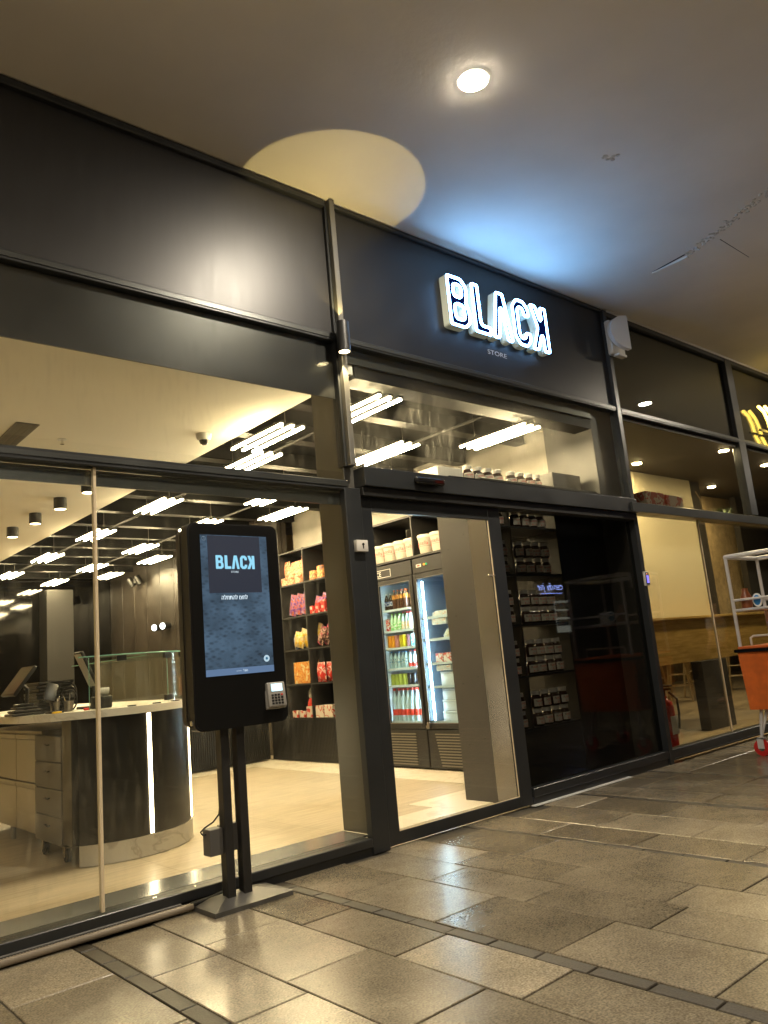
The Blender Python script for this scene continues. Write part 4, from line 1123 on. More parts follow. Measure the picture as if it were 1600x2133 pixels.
# ------------------------------------------------------------------ ceiling things inside
fx = thing('tube_light', 'triple tube light', 'ceiling light', (0, 0, 3.19))
for dx in (-.108, 0, .108):
    mb = MB(); mb.rbox((dx - .0105, -.41, 3.19), (dx + .0105, .41, 3.208), .006, 2); obj('tube', mb, M['tube'], fx)
mb = MB()
for dx in (-.108, 0, .108): mb.rbox((dx - .02, -.415, 3.209), (dx + .02, .415, 3.228), .003, 1)
for y in (-.3, .3): mb.box((-.088, y - .012, 3.2125), (-.02, y + .012, 3.2275)); mb.box((.02, y - .012, 3.2125), (.088, y + .012, 3.2275))
for y in (-.3, .3): mb.box((-.115, y - .012, 3.2281), (.115, y + .012, 3.246))
obj('housing', mb, M['black'], fx)
mb = MB()
for y in (-.3, .3): mb.cyl((0, y, 3.246), (0, y, 3.52), .003, 5)
obj('hanger', mb, M['steel'], fx)
PL = [(3.95, [.5, 2.2, 4.24, 6.17, 8.13, 10.1]), (5.0, [1.41, 3.45, 5.2, 7.13, 9.1, 11.0]), (5.68, [.49, 2.35, 4.24, 6.2, 8.13, 10.1]), (3.66, [1.42])]
first = True
CN = {3.95: 'row along the white ceiling', 5.0: 'middle row', 5.68: 'row along the right wall', 3.66: ''}
for x, ys in PL:
    for i, y in enumerate(ys):
        lb = ('triple tube light %s from the front in the %s' % (ORD[i], CN[x])) if x != 3.66 else 'triple tube light hanging closest to the edge of the white ceiling'
        o = fx if first else dup(fx)
        first = False
        o.location = (x, y, 3.19); o['label'] = lb; o['group'] = 'triple tube lights under the black ceiling'
for i, y in enumerate((3.73, 4.57, 5.44, 6.35, 7.29, 8.28)):
    t = thing('cylinder_lamp', 'black cylinder lamp on the white ceiling, %s from the front' % ORD[i], 'ceiling lamp', (2.95, y, 3.17), 'black cylinder lamps on the white ceiling')
    mb = MB(); mb.lathe([(.062, .03), (.062, .0), (.07, 0), (.07, .129), (.0005, .129)], (2.95, y, 3.17), 22); obj('lamp_body', mb, M['black'], t, 40)
    mb = MB(); mb.lathe([(.0005, .006), (.061, .006), (.061, .012)], (2.95, y, 3.17), 20); obj('lamp_lens', mb, M['cyllamp'], t, 40)
t = thing('air_vent', 'dark slotted air vent in the white ceiling', 'vent', (1.88, 2.5, 3.28))
mb = MB(); mb.rbox((1.78, 2.09, 3.29), (1.96, 3.2, 3.2985), .003, 1); obj('vent_frame', mb, M['grey'], t)
for i in range(3):
    mb = MB(); mb.box((1.797 + i * .052, 2.105, 3.2872), (1.839 + i * .052, 3.185, 3.2895)); obj('slot', mb, M['black'], t)
t = thing('sprinkler', 'small chrome sprinkler head in the white ceiling', 'sprinkler', (2.243, 2.415, 3.25))
mb = MB(); mb.lathe([(.0005, -.004), (.04, -.004), (.04, .0)], (2.243, 2.415, 3.299), 18); obj('rosette', mb, M['white'], t, 40)
mb = MB(); mb.cyl((2.243, 2.415, 3.26), (2.243, 2.415, 3.295), .01, 8); mb.lathe([(.0005, 0), (.018, .001), (.018, .003)], (2.243, 2.415, 3.255), 12); obj('head', mb, M['chrome'], t, 40)
t = thing('security_camera', 'white dome security camera on the white ceiling', 'camera', (3.26, 1.81, 3.2))
mb = MB(); mb.lathe([(.05, -.055), (.062, -.04), (.068, 0)], (3.26, 1.81, 3.2995), 24); obj('housing', mb, M['white'], t, 40)
mb = MB(); mb.lathe([(.0005, -.098), (.02, -.094), (.036, -.08), (.043, -.056)], (3.26, 1.81, 3.2995), 20); obj('dome', mb, M['gloss'], t, 60)
def twin(name, label, x, y, z, lit, dirv):
    t = thing(name, label, 'spotlight', (x, y, z))
    mb = MB(); mb.rbox((x - .05, y - .06, z - .05), (x + .05, y + .06, z + .05), .01, 1); obj('bracket', mb, M['black'], t)
    for s_ in (-1, 1):
        p = Vector((x - .05, y + s_ * .17, z)); d = Vector(dirv).normalized()
        mb = MB(); mb.cyl(p - d * .07, p + d * .1, .06, 16); h = obj('lamp_head', mb, M['black'], t, 40)
        mb = MB(); mb.cyl(p + d * .101, p + d * .104, .055, 16); obj('lamp_lens', mb, M['spotlamp'] if lit else M['gloss'], h, 40)
twin('twin_spotlight', 'twin headed lit spotlight on the brown panelled wall above the glass guard', 6.28, 9.1, 2.15, True, (-1, -.5, -.05))
twin('twin_spotlight', 'twin headed black spotlight high on the brown panelled wall', 6.25, 10.15, 3.12, False, (.4, -.3, -1))

# ------------------------------------------------------------------ snack shelves
su = thing('shelf_unit', 'black shelving unit of square compartments along the right wall', 'shelving', (6.2, 4, 0))
XF, XB = 6.03, 6.42
ZS = [.55, .99, 1.44, 1.88, 2.32, 2.77]
mb = MB(); mb.box((XB, 2.92, .0), (XB + .015, 5.39, 2.79)); obj('back_panel', mb, M['shelfback'], su)
for y in (2.93, 3.22, 3.79, 4.36, 4.93, 5.38):
    mb = MB(); mb.box((XF, y - .009, .56), (XB - .001, y + .009, 2.79)); obj('divider', mb, M['shelf'], su)
for z in ZS:
    mb = MB(); ys_ = [2.93, 3.22, 3.79, 4.36, 4.93, 5.38]
    for a, b in zip(ys_[:-1], ys_[1:]): mb.box((XF + .002, a + .0095, z - .009), (XB - .001, b - .0095, z + .009))
    obj('shelf', mb, M['shelf'], su)
mb = MB(); mb.box((XF + .012, 2.93, .012), (XB, 5.385, .539))
n = 76
for i in range(n): 
    y = 2.935 + i * 2.44 / n; mb.box((XF, y, .02), (XF + .013, y + .02, .535))
obj('ribbed_plinth', mb, M['shelf'], su)
for y in (2.91, 2.2, 1.58, 1.0):
    mb = MB(); mb.box((XF, y - .01, 2.331), (6.6, y + .01, 2.79)); obj('divider', mb, M['shelf'], su)
for z in (2.319, 2.79):
    mb = MB(); mb.box((XF, 1.0, z - .012), (6.6, 2.92, z + .0115)); obj('shelf', mb, M['shelf'], su)

# snack packs: a pillow bag with crimped ends, facing -x
def bag(w, h, d, crimp=.06):
    nu, nv = 8, 10; V = []; F = []
    for side in (-1, 1):
        for j in range(nv + 1):
            v = j / nv
            prof = min(1, max(0, (v - crimp) / .22)) * min(1, max(0, (1 - crimp - v) / .22)); prof = prof ** .6
            for i in range(nu + 1):
                u = i / nu; e = (1 - abs(2 * u - 1) ** 3)
                wob = .006 * math.sin(9 * u + 5 * v)
                zz = v * h + (.006 if i % 2 and j in (0, nv) else 0)
                V.append((side * (d / 2 * prof * e + .001) + wob, (u - .5) * w, zz))
    m_ = (nu + 1) * (nv + 1)
    for s_ in (0, 1):
        for j in range(nv):
            for i in range(nu):
                a = s_ * m_ + j * (nu + 1) + i
                F.append((a, a + 1, a + nu + 2, a + nu + 1))
    return V, F
INK = {
 'orangewhite': blotch('orange and white wrapper', [(0.558, 0.081, 0.006), (0.605, 0.512, 0.379), (0.558, 0.107, 0.01), (0.605, 0.44, 0.254), (0.422, 0.034, 0.006)], 16),
 'orangebox': blotch('orange carton print', [(0.653, 0.178, 0.01), (0.605, 0.44, 0.215), (0.653, 0.223, 0.019), (0.178, 0.107, 0.107)], 18),
 'purple': blotch('purple wrapper', [(0.121, 0.024, 0.193), (0.208, 0.081, 0.295), (0.467, 0.107, 0.019), (0.107, 0.019, 0.178), (0.336, 0.215, 0.336)], 15),
 'yellow': blotch('yellow wrapper', [(0.558, 0.336, 0.006), (0.586, 0.388, 0.024), (0.512, 0.476, 0.336), (0.558, 0.295, 0.006), (0.531, 0.422, 0.254)], 15),
 'bluewhite': blotch('blue wrapper', [(0.019, 0.081, 0.27), (0.422, 0.422, 0.422), (0.024, 0.107, 0.336)], 15),
 'brownpink': blotch('brown and pink wrapper', [(0.045, 0.014, 0.01), (0.44, 0.27, 0.223), (0.057, 0.014, 0.014), (0.422, 0.057, 0.107)], 14),
 'caramel': blotch('orange cookie bag print', [(0.558, 0.193, 0.019), (0.605, 0.336, 0.075), (0.422, 0.107, 0.01), (0.586, 0.27, 0.045), (0.558, 0.467, 0.254)], 18),
 'redwhite': blotch('red and white wrapper', [(0.44, 0.01, 0.006), (0.476, 0.019, 0.014), (0.531, 0.379, 0.336), (0.422, 0.006, 0.006)], 13),
 'whitered': blotch('white carton with red base', [(0.558, 0.494, 0.422), (0.531, 0.476, 0.405), (0.44, 0.034, 0.019), (0.558, 0.512, 0.44)], 10),
 'green': blotch('green mixed print', [(0.045, 0.215, 0.057), (0.467, 0.467, 0.422), (0.045, 0.141, 0.336)], 14),
}
bagmesh = {}
def snack(ink, x, y, z, w, h, d, label, group, lean=0, rot=0, name='snack_bag', cat='snack bag'):
    key = (ink, w, h, d)
    mb = MB(); V, F = bag(w, h, d)
    mb.add(V, F)
    mb.xform(Matrix.Rotation(R(lean), 4, 'X') @ Matrix.Rotation(R(rot), 4, 'Z'))
    zmin = min(v[2] for v in mb.v)
    mb.v = [(v[0] + x, v[1] + y, v[2] - zmin + z) for v in mb.v]
    return single(name, mb, INK[ink], label, cat, group, 40)
def sbox(ink, a, b, label, group=None, cat='box', name='snack_box'):
    mb = MB(); mb.rbox(a, b, .003, 1); return single(name, mb, INK[ink] if isinstance(ink, str) else ink, label, cat, group)
L_ = lambda i: ORD[i] + ' from left'
sz = lambda k_: ZS[k_] + .0105
for i in range(4):
    snack('orangewhite', 6.13 + .02 * (i % 2), 4.85 - i * .125, sz(4), .15, [.33, .31, .31, .38][i], .06, 'orange and white wafer bag on the top shelf of the left column, %s' % L_(i), 'orange and white wafer bags', lean=-3 + i)
for i in range(3):
    sbox('orangebox', (6.06 + .03 * i, 4.27 - i * .135, sz(4)), (6.3, 4.155 - i * .135, sz(4) + [.12, .17, .21][i]), 'orange snack box on the top shelf of the right column, %s' % L_(i), 'orange snack boxes')
for i in range(5):
    snack('purple', 6.11 + .05 * (i % 2), 4.79 - i * .07, sz(3), .13, .29, .035, 'purple chocolate packet leaning on the second shelf of the left column, %s' % L_(i), 'purple chocolate packets', lean=14 + i, rot=8)
for i in range(3):
    snack('purple', 6.11 + .04 * i, 4.2 - i * .09, sz(3), .13, [.2, .24, .33][i], .035, 'purple chocolate packet leaning on the second shelf of the right column, %s' % L_(i), 'purple chocolate packets', lean=16, rot=8)
snack('bluewhite', 6.14, 4.79, sz(2), .07, .2, .05, 'blue and white snack bag at the left end of the third shelf', None)
for i in range(4):
    snack('yellow', 6.1 + .04 * i, 4.68 - i * .075, sz(2), .2, [.21, .24, .27, .31][i], .06, 'yellow snack bag leaning on the third shelf of the left column, %s' % L_(i), 'yellow snack bags', lean=12 + 3 * i)
for i in range(3):
    snack('brownpink', 6.1 + .04 * i, 4.2 - i * .07, sz(2), .12, .26 + .03 * i, .04, 'brown and pink packet leaning on the third shelf of the right column, %s' % L_(i), 'brown and pink packets', lean=30)
for i in range(2):
    sbox('caramel', (6.07 + .16 * i, 4.4 + .0 - 0 * i, sz(1)), (6.21 + .16 * i, 4.79 - .04 * i, sz(1) + .28 - .01 * i), ['big orange cookie carton at the front of the fourth shelf', 'orange cookie carton behind the front one on the fourth shelf'][i], 'orange cookie cartons')
for i in range(2):
    snack('redwhite', 6.1 + .05 * i, 4.2 - i * .13, sz(1), .18, .25, .07, 'red and white sweet bag on the fourth shelf of the right column, %s' % L_(i), 'red and white sweet bags')
t = thing('gift_bottle', 'red and white bottle shaped gift box on the lowest shelf', 'gift box', (6.2, 4.6, sz(0)))
mb = MB(); mb.lathe([(.0005, 0), (.075, .002), (.08, .16), (.06, .22), (.045, .24)], (6.22, 4.6, sz(0)), 18); obj('body', mb, M['ink_red'], t, 40)
mb = MB(); mb.lathe([(.046, .24), (.06, .26), (.055, .33), (.03, .37), (.0005, .38)], (6.22, 4.6, sz(0)), 18); obj('top', mb, M['offwhite'], t, 40)
sbox('green', (6.2, 4.39, sz(0)), (6.3, 4.47, sz(0) + .36), 'tall green and blue box beside the bottle shaped gift box')
for i in range(3):
    sbox('whitered', (6.05 + .01 * i, 4.86 - i * .15, sz(0)), (6.13, 4.74 - i * .15, sz(0) + [.09, .08, .14][i]), 'small white carton with red base on the lowest shelf, %s' % L_(i), 'white cartons with red bases')
for i in range(2):
    sbox('whitered', (6.05, 4.33 - i * .19, sz(0)), (6.25, 4.16 - i * .19, sz(0) + .15), 'white and red tray box on the lowest shelf of the right column, %s' % L_(i), 'white and red tray boxes')
for j, (ink, zk) in enumerate((('orangewhite', 4), ('purple', 3), ('yellow', 2), ('caramel', 1), ('redwhite', 0))):
    for i in range(3):
        snack(ink, 6.12 + .03 * i, 3.68 - i * .13, sz(zk), .12, .24, .05, '%s in the column of shelves hidden by the door post, %s' % (['orange bag', 'purple packet', 'yellow bag', 'caramel bag', 'red bag'][j], L_(i)), None)

for i in range(3):
    sbox('orangewhite', (6.035, 4.9 - i * .16, sz(4)), (6.075, 4.77 - i * .16, sz(4) + [.1, .14, .11][i]), 'low orange and white packet in front of the wafer bags, %s' % L_(i), 'low packets on the top shelf', 'packet', 'snack_packet')
for i in range(3):
    sbox('redwhite', (6.05 + .02 * i, 4.3 - i * .1, sz(3)), (6.09 + .02 * i, 4.22 - i * .1, sz(3) + .1 + .03 * i), 'small red and white packet in front of the right column purple packets, %s' % L_(i), 'small red packets on the second shelf', 'packet', 'snack_packet')
for i in range(2):
    snack('caramel', 6.12 + .05 * i, 4.47 - i * .05, sz(1), .12, .29, .05, ['orange cookie bag at the right end of the fourth shelf', 'orange cookie bag tucked behind at the right end of the fourth shelf'][i], None, lean=4)

# big tubs above the fridges
def curved(cx, cyy, r0, z0):
    return lambda u, v: (cx - (r0) * math.cos(u / r0), cyy - r0 * math.sin(u / r0), z0 + v)
tb = thing('spread_tub', 'tub', 'tub', (0, 0, 0))
mb = MB(); mb.lathe([(.0005, 0), (.082, .0), (.085, .01), (.099, .18)], (0, 0, 0), 32); tbb = obj('tub_body', mb, M['cream'], tb, 40)
mb = MB(); mb.lathe([(.1, .165), (.104, .178), (.107, .18), (.107, .212), (.1, .217), (.0005, .214)], (0, 0, 0), 32); obj('lid', mb, M['cream'], tb, 40)
mb = MB(); fnc = curved(0, 0, .0965, .1); put_text(mb, 'nutella', fnc, -.085, 0, width=.15, height=.042)
fn2 = curved(0, 0, .0955, .06)
for q in range(2):
    mb.tube([(lambda p: p)(fn2(-.115 + .014 * math.cos(a), .03 + q * .028 + .014 * math.sin(a))) for a in [2 * PI * i / 12 for i in range(12)]], .0025, 5, True)
obj('print', mb, M['ink_red'], tb)
mb = MB(); f3 = curved(0, 0, .0945, .085)
V = [f3(-.09 + .009 * i, 0) for i in range(21)] + [f3(-.09 + .009 * i, .003) for i in range(21)]
mb.add(V, [(i, i + 1, i + 22, i + 21) for i in range(20)]); obj('printed_line', mb, M['grey'], tb)
for i, y in enumerate((2.885, 2.69, 2.495, 2.31, 2.08, 1.88, 1.69)):
    o = tb if i == 0 else dup(tb)
    o.location = (6.145, y, 2.3315); o.rotation_euler = (0, 0, R([18, 12, 15, 10, 14, 12, 8][i]))
    o['label'] = 'large cream tub with red lettering above the fridges, %s' % L_(i); o['group'] = 'cream tubs above the fridges'

# ------------------------------------------------------------------ fridges
def fridge(y0, y1, label, zlist, ledy, ledmat):
    t = thing('drinks_fridge', label, 'fridge', (6.3, (y0 + y1) / 2, 0))
    mb = MB()
    mb.box((6.062, y0, .02), (6.6, y0 + .02, 2.29)); mb.box((6.062, y1 - .02, .02), (6.6, y1, 2.29))
    mb.box((6.062, y0 + .021, 2.1), (6.6, y1 - .021, 2.29)); mb.box((6.062, y0 + .021, .02), (6.6, y1 - .021, .45))
    mb.box((6.57, y0 + .021, .451), (6.6, y1 - .021, 2.099)); cas = obj('casing', mb, M['fridge'], t)
    mb = MB(); mb.rbox((6.035, y0 + .004, 2.125), (6.0615, y1 - .004, 2.295), .004, 1); hd = obj('header', mb, M['fridge'], t)
    mb = MB(); mb.rbox((6.035, y0 + .004, .02), (6.0615, y1 - .004, .42), .004, 1); bp = obj('base_cover', mb, M['fridge'], t)
    mb = MB()
    mb.box((6.566, y0 + .022, .452), (6.569, y1 - .022, 2.098)); mb.box((6.07, y0 + .0205, .452), (6.566, y0 + .0235, 2.098)); mb.box((6.07, y1 - .0235, .452), (6.566, y1 - .0205, 2.098)); mb.box((6.07, y0 + .024, 2.095), (6.566, y1 - .024, 2.098)); mb.box((6.07, y0 + .024, .4505), (6.566, y1 - .024, .4535))
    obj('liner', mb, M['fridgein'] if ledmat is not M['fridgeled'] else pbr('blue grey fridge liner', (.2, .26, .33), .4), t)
    mb = MB(); s = .052
    mb.rbox((6.03, y0 + .006, .43), (6.06, y0 + s, 2.118), .004, 1); mb.rbox((6.03, y1 - s, .43), (6.06, y1 - .006, 2.118), .004, 1)
    mb.rbox((6.0305, y0 + s, 2.068), (6.0595, y1 - s, 2.118), .003, 1); mb.rbox((6.0305, y0 + s, .43), (6.0595, y1 - s, .488), .003, 1)
    d = obj('door', mb, M['fridge'], t)
    mb = MB()
    for a, b in (((6.0285, y0 + s, .488), (6.0302, y0 + s + .006, 2.068)), ((6.0285, y1 - s - .006, .488), (6.0302, y1 - s, 2.068)), ((6.0285, y0 + s, 2.06), (6.0302, y1 - s, 2.068)), ((6.0285, y0 + s, .488), (6.0302, y1 - s, .496))): mb.box(a, b)
    obj('door_trim', mb, M['steel'], d)
    mb = MB(); mb.box((6.042, y0 + s, .488), (6.048, y1 - s, 2.068)); obj('door_pane', mb, glassmat('fridge door glass', (.93, .98, .99)), d)
    for z in zlist:
        mb = MB(); mb.box((6.09, y0 + .03, z - .012), (6.55, y1 - .03, z - .004)); mb.box((6.08, y0 + .03, z - .014), (6.0895, y1 - .03, z + .012)); obj('shelf', mb, M['fridgein'], t)
    mb = MB(); mb.box((6.075, ledy - .008, .52), (6.088, ledy + .008, 2.03)); obj('led_strip', mb, ledmat, t)
    return t, hd, bp, d
FZ1 = [.50, .9, 1.09, 1.325, 1.52, 1.765]
f1, h1, b1, d1 = fridge(2.262, 2.905, 'black glass door fridge full of drinks under the cream tubs', FZ1, 2.33, emit('bright cold led strip', (.66, .88, 1), 230))
mb = MB()
for a, b in (((6.032, 2.62, 2.155), (6.0348, 2.9, 2.16)), ((6.032, 2.62, 2.24), (6.0348, 2.9, 2.245)), ((6.032, 2.62, 2.16), (6.0348, 2.626, 2.24))): mb.box(a, b)
put_text(mb, 'ICE', lambda u, v: (6.033, 2.885 - u, 2.172 + v), 0, 0, width=.095, height=.055)
obj('ice_badge', mb, M['ink_white'], h1)
FZ2 = [.5, .87, 1.12, 1.38, 1.62]
f2, h2, b2, d2 = fridge(1.61, 2.252, 'black glass door fridge with a bright vertical light strip, beside the grey board', FZ2, 2.16, M['fridgeled'])
mb = MB(); mb.rbox((6.032, 2.1, 2.19), (6.0348, 2.18, 2.225), .001, 1); obj('thermostat', mb, M['offwhite'], h2)
mb = MB(); mb.box((6.0305, 2.115, 2.197), (6.0318, 2.16, 2.217)); obj('digits', mb, emit('red digits', (1, .1, .05), .5, (.05, .01, .01)), h2)
mb = MB(); mb.cyl((6.0348, 2.045, 2.21), (6.026, 2.045, 2.21), .012, 14); obj('orange_button', mb, pbr('orange button', (.8, .3, .02), .3), h2, 40)
mb = MB(); mb.cyl((6.0348, 2.01, 2.21), (6.026, 2.01, 2.21), .012, 14); obj('green_button', mb, pbr('green button', (.02, .4, .2), .3), h2, 40)
mb = MB()
for i in range(12): mb.box((6.026, 2.44, .045 + i * .0295), (6.0345, 2.88, .057 + i * .0295))
obj('grille', mb, pbr('grey louvre', (.16, .145, .12), .4), b1)
mb = MB()
for i in range(12):
    z = .045 + i * .0295; yl = 2.065 + (2.13 - 2.065) * i / 11; mb.box((6.026, 1.65, z), (6.0345, yl, z + .012))
obj('grille', mb, pbr('grey louvre', (.16, .145, .12), .4), b2)
mb = MB(); mb.rbox((6.012, 2.225, .44), (6.03, 2.25, .475), .004, 1); obj('lock', mb, M['chrome'], d1)
mb = MB(); mb.rbox((6.012, 2.19, .43), (6.029, 2.235, .5), .004, 1); obj('hinge', mb, M['steel'], d2)

# drinks: prototypes at the origin, then copies
clearpl = glassmat('clear bottle plastic', (.8, .93, .97), boost=2.0)
def liquid(name, col): return pbr(name, col, .12, coat=.3)
def bottle(h, r, body, cap, lab, lz=(.3, .55)):
    t = thing('bottle', 'bottle', 'bottle', (0, 0, 0))
    mb = MB(); mb.lathe([(.0005, .002), (r * .85, 0), (r, .012), (r, h * .6), (r * .8, h * .72), (r * .36, h * .88), (r * .34, h * .93)], (0, 0, 0), 16); obj('bottle_body', mb, body, t, 40)
    mb = MB(); mb.lathe([(r * .42, h * .93), (r * .42, h), (.0005, h)], (0, 0, 0), 12); obj('cap', mb, cap, t, 40)
    mb = MB(); mb.lathe([(r * 1.012, h * lz[0]), (r * 1.012, h * lz[1])], (0, 0, 0), 16); obj('label', mb, lab, t, 40)
    return t
def can(h, r, body):
    t = thing('can', 'can', 'can', (0, 0, 0))
    mb = MB(); mb.lathe([(r * .8, 0), (r, .01), (r, h - .012), (r * .86, h)], (0, 0, 0), 16); obj('can_body', mb, body, t, 40)
    mb = MB(); mb.lathe([(r * .86, h), (r * .82, h + .002), (r * .8, h - .003), (.0005, h - .003)], (0, 0, 0), 14); obj('can_lid', mb, M['steel'], t, 40)
    return t
def lab2(name, a, b): return blotch(name, [a, b, a], 30)
ice = liquid('pale water', (.42, .62, .7)); 
row_specs = [
 (0, .076, [('b', .375, .04, liquid('clear soda', (.45, .62, .68)), M['ink_red'], M['ink_red'], (.2, .38))] * 7, 'clear soda bottle with red cap and red label'),
 (1, .072, [('c', .14, .031, liquid('green yellow drink', (.5, .62, .12)))] * 4 + [('c', .14, .031, liquid('black drink', (.015, .015, .02)))] * 2, None),
 (2, .066, [('b', .205, .03, ice, M['blue'], lab2('water label', (.12, .3, .42), (.6, .7, .72)), (.35, .6))] * 5 + [('b', .205, .03, ice, M['ink_red'], M['ink_red'], (.12, .32))] * 2, None),
 (3, .066, [('c', .155, .031, liquid('orange drink', (.85, .35, .02)))] * 2 + [('c', .155, .031, liquid('pink drink', (.6, .22, .2)))] + [('c', .155, .031, liquid('yellow drink', (.65, .55, .03)))] * 2 + [('c', .155, .031, liquid('mauve drink', (.42, .22, .28))), ('c', .155, .031, lab2('teal and white can', (.02, .35, .35), (.6, .65, .65)))], None),
 (4, .066, [('c', .155, .031, lab2('red and white can', (.6, .03, .02), (.7, .65, .6)))] + [('b', .215, .031, liquid('pale green drink', (.45, .72, .42)), pbr('lime cap', (.25, .6, .03), .4), lab2('green label', (.2, .55, .15), (.7, .75, .6)), (.1, .5))] * 3 + [('b', .215, .031, ice, M['ink_red'], lab2('pale label', (.65, .6, .5), (.7, .45, .2)), (.1, .5))] * 3, None),
 (5, .068, [('b', .21, .031, liquid('cola', (.02, .012, .01)), M['ink_white'], lab2('dark label', (.02, .05, .2), (.5, .5, .5)), (.3, .55))] * 2 + [('b', .24, .031, liquid('brown drink', (.08, .03, .015)), M['orangehard'], lab2('orange label', (.7, .3, .04), (.3, .1, .03)), (.55, .75))] * 4, None),
]
DN = {0: ['clear soda bottle with red cap'] * 7, 1: ['small yellow green drink can'] * 4 + ['small black drink can'] * 2, 2: ['pale water bottle with blue cap'] * 5 + ['pale red labelled bottle'] * 2,
      3: ['orange drink can', 'orange drink can', 'pink drink can', 'yellow drink can', 'yellow drink can', 'mauve drink can', 'teal and white can'],
      4: ['red and white can'] + ['pale green bottle with lime cap'] * 3 + ['clear bottle with red cap'] * 3, 5: ['dark cola bottle with white cap'] * 2 + ['brown drink bottle with orange cap'] * 4}
SH = ['lowest', 'second lowest', 'third lowest', 'third highest', 'second highest', 'highest']
protos = {}
for si, pitch, items, _ in row_specs:
    for i, it in enumerate(items):
        y = 2.86 - i * pitch - (.0 if si else .0); z = FZ1[si] - .0035
        if it in protos: o = dup(protos[it])
        else:
            o = bottle(*it[1:]) if it[0] == 'b' else can(*it[1:]); protos[it] = o
        o.location = (6.15 + random.uniform(-.006, .006), y, z); o.rotation_euler = (0, 0, random.uniform(0, 6))
        o['label'] = '%s, %s on the %s fridge shelf' % (DN[si][i], L_(i), SH[si]); o['group'] = DN[si][i] + 's in the fridge'
        o['category'] = 'can' if it[0] == 'c' else 'bottle'
        b_ = dup(o, (6.24 + random.uniform(-.01, .01), y - .01, z), random.uniform(0, 6))
        b_['label'] = '%s in back row, %s, %s fridge shelf' % (DN[si][i], L_(i), SH[si])
# goods in the second fridge
icebox = pbr('milky plastic box', (.62, .68, .7), .4); icelid = pbr('pale lid', (.7, .74, .75), .35)
def tubbox(a, b, label):
    t = thing('storage_box', label, 'box', ((a[0] + b[0]) / 2, (a[1] + b[1]) / 2, a[2]))
    mb = MB(); mb.rbox(a, (b[0], b[1], b[2] - .02), .01, 2); obj('box_body', mb, icebox, t, 40)
    mb = MB(); mb.rbox((a[0] - .005, a[1] - .005, b[2] - .0195), (b[0] + .005, b[1] + .005, b[2]), .006, 1); obj('box_lid', mb, icelid, t, 40)
z = FZ2[0] - .003
tubbox((6.12, 1.68, z), (6.5, 2.07, z + .11), 'milky storage box at the bottom of the right fridge')
tubbox((6.12, 1.69, z + .112), (6.5, 2.06, z + .23), 'milky storage box in the middle of the stack in the right fridge')
tubbox((6.12, 1.69, z + .232), (6.5, 2.05, z + .35), 'milky storage box on top of the stack in the right fridge')
z = FZ2[1] - .003; tubbox((6.12, 1.68, z), (6.45, 2.05, z + .16), 'pale cake box on the second lowest shelf of the right fridge')
z = FZ2[2] - .003
for i in range(3): sbox(blotch('white and red tub', [(.7, .68, .64), (.6, .1, .08), (.72, .7, .66)], 16), (6.1, 2.08 - i * .12, z), (6.22, 1.97 - i * .12, z + .11), 'white tub with red print on the middle shelf of the right fridge, %s' % L_(i), 'white and red tubs', 'tub')
z = FZ2[3] - .003
mb = MB(); mb.lathe([(.0005, 0), (.15, .0), (.16, .04), (.12, .1), (.05, .15), (.0005, .16)], (6.3, 1.9, z), 20); single('wrapped_cake', mb, blotch('wrapped cake', [(.68, .68, .6), (.55, .52, .3), (.7, .7, .66)], 20), 'domed wrapped cake on the second highest shelf of the right fridge', 'cake', None, 40)
for k_ in (1, 3):
    z = FZ2[k_] - .003
    for i in range(2): sbox(blotch('pale parcel %d' % k_, [(.66, .68, .66), (.5, .56, .6), (.7, .7, .66), (.6, .4, .3)], 18), (6.09, 2.075 - i * .02 - (.26 * i if k_ == 1 else .0), z + (.17 if k_ == 1 else .16 + .07 * i)), (6.2, 1.85 - .02 * i - (.2 * i if k_ == 1 else 0), z + (.23 if k_ == 1 else .225 + .07 * i)), 'small pale parcel in the right fridge, %s on the %s shelf' % (ORD[i], 'second lowest' if k_ == 1 else 'second highest'), 'small pale parcels in the right fridge', 'parcel', 'parcel')
z = FZ2[4] - .003
mb = MB(); mb.rbox((6.12, 1.7, z), (6.5, 2.05, z + .07), .01, 2); single('wrapped_tray', mb, blotch('wrapped tray', [(.66, .66, .62), (.4, .42, .4), (.7, .7, .68)], 25), 'wrapped pale tray on the highest shelf of the right fridge', 'tray')
mb = MB(); mb.rbox((6.3, 1.72, z + .071), (6.45, 1.95, z + .3), .03, 2); single('purple_parcel', mb, pbr('purple film', (.16, .1, .45), .25), 'purple wrapped parcel at the top of the right fridge', 'parcel', None, 40)

# ------------------------------------------------------------------ jar display case
dcase = thing('display_case', 'tall black display case of jars behind the smoked glass', 'display case', (5.9, .36, 0))
mb = MB(); mb.rbox((4.9, .1, .0), (4.93, .66, 2.6), .003, 1); sidep = obj('side_panel', mb, M['endgrey'], dcase)
mb = MB()
for y, z in ((.36, 2.2), (.56, 2.1), (.36, 1.6), (.55, 1.52), (.37, 1.0), (.55, .95), (.37, .5), (.55, .45)): mb.cyl((4.9, y, z), (4.897, y, z), .006, 8)
obj('screw', mb, M['black'], sidep)
mb = MB(); mb.rbox((4.896, .045, .0), (4.935, .3, 2.4), .003, 1); obj('steel_edge', mb, pbr('satin steel edge', (.26, .25, .235), .24, .8), dcase)
for x in (5.45, 6.14):
    mb = MB(); mb.box((x - .01, .3, .0), (x + .01, .66, 2.62)); obj('divider', mb, M['shelf'], dcase)
mb = MB(); mb.box((6.152, .32, 0), (6.95, .34, 2.62)); obj('black_panel', mb, M['black'], dcase)
JZ = [.52, .965, 1.41, 1.855, 2.29]
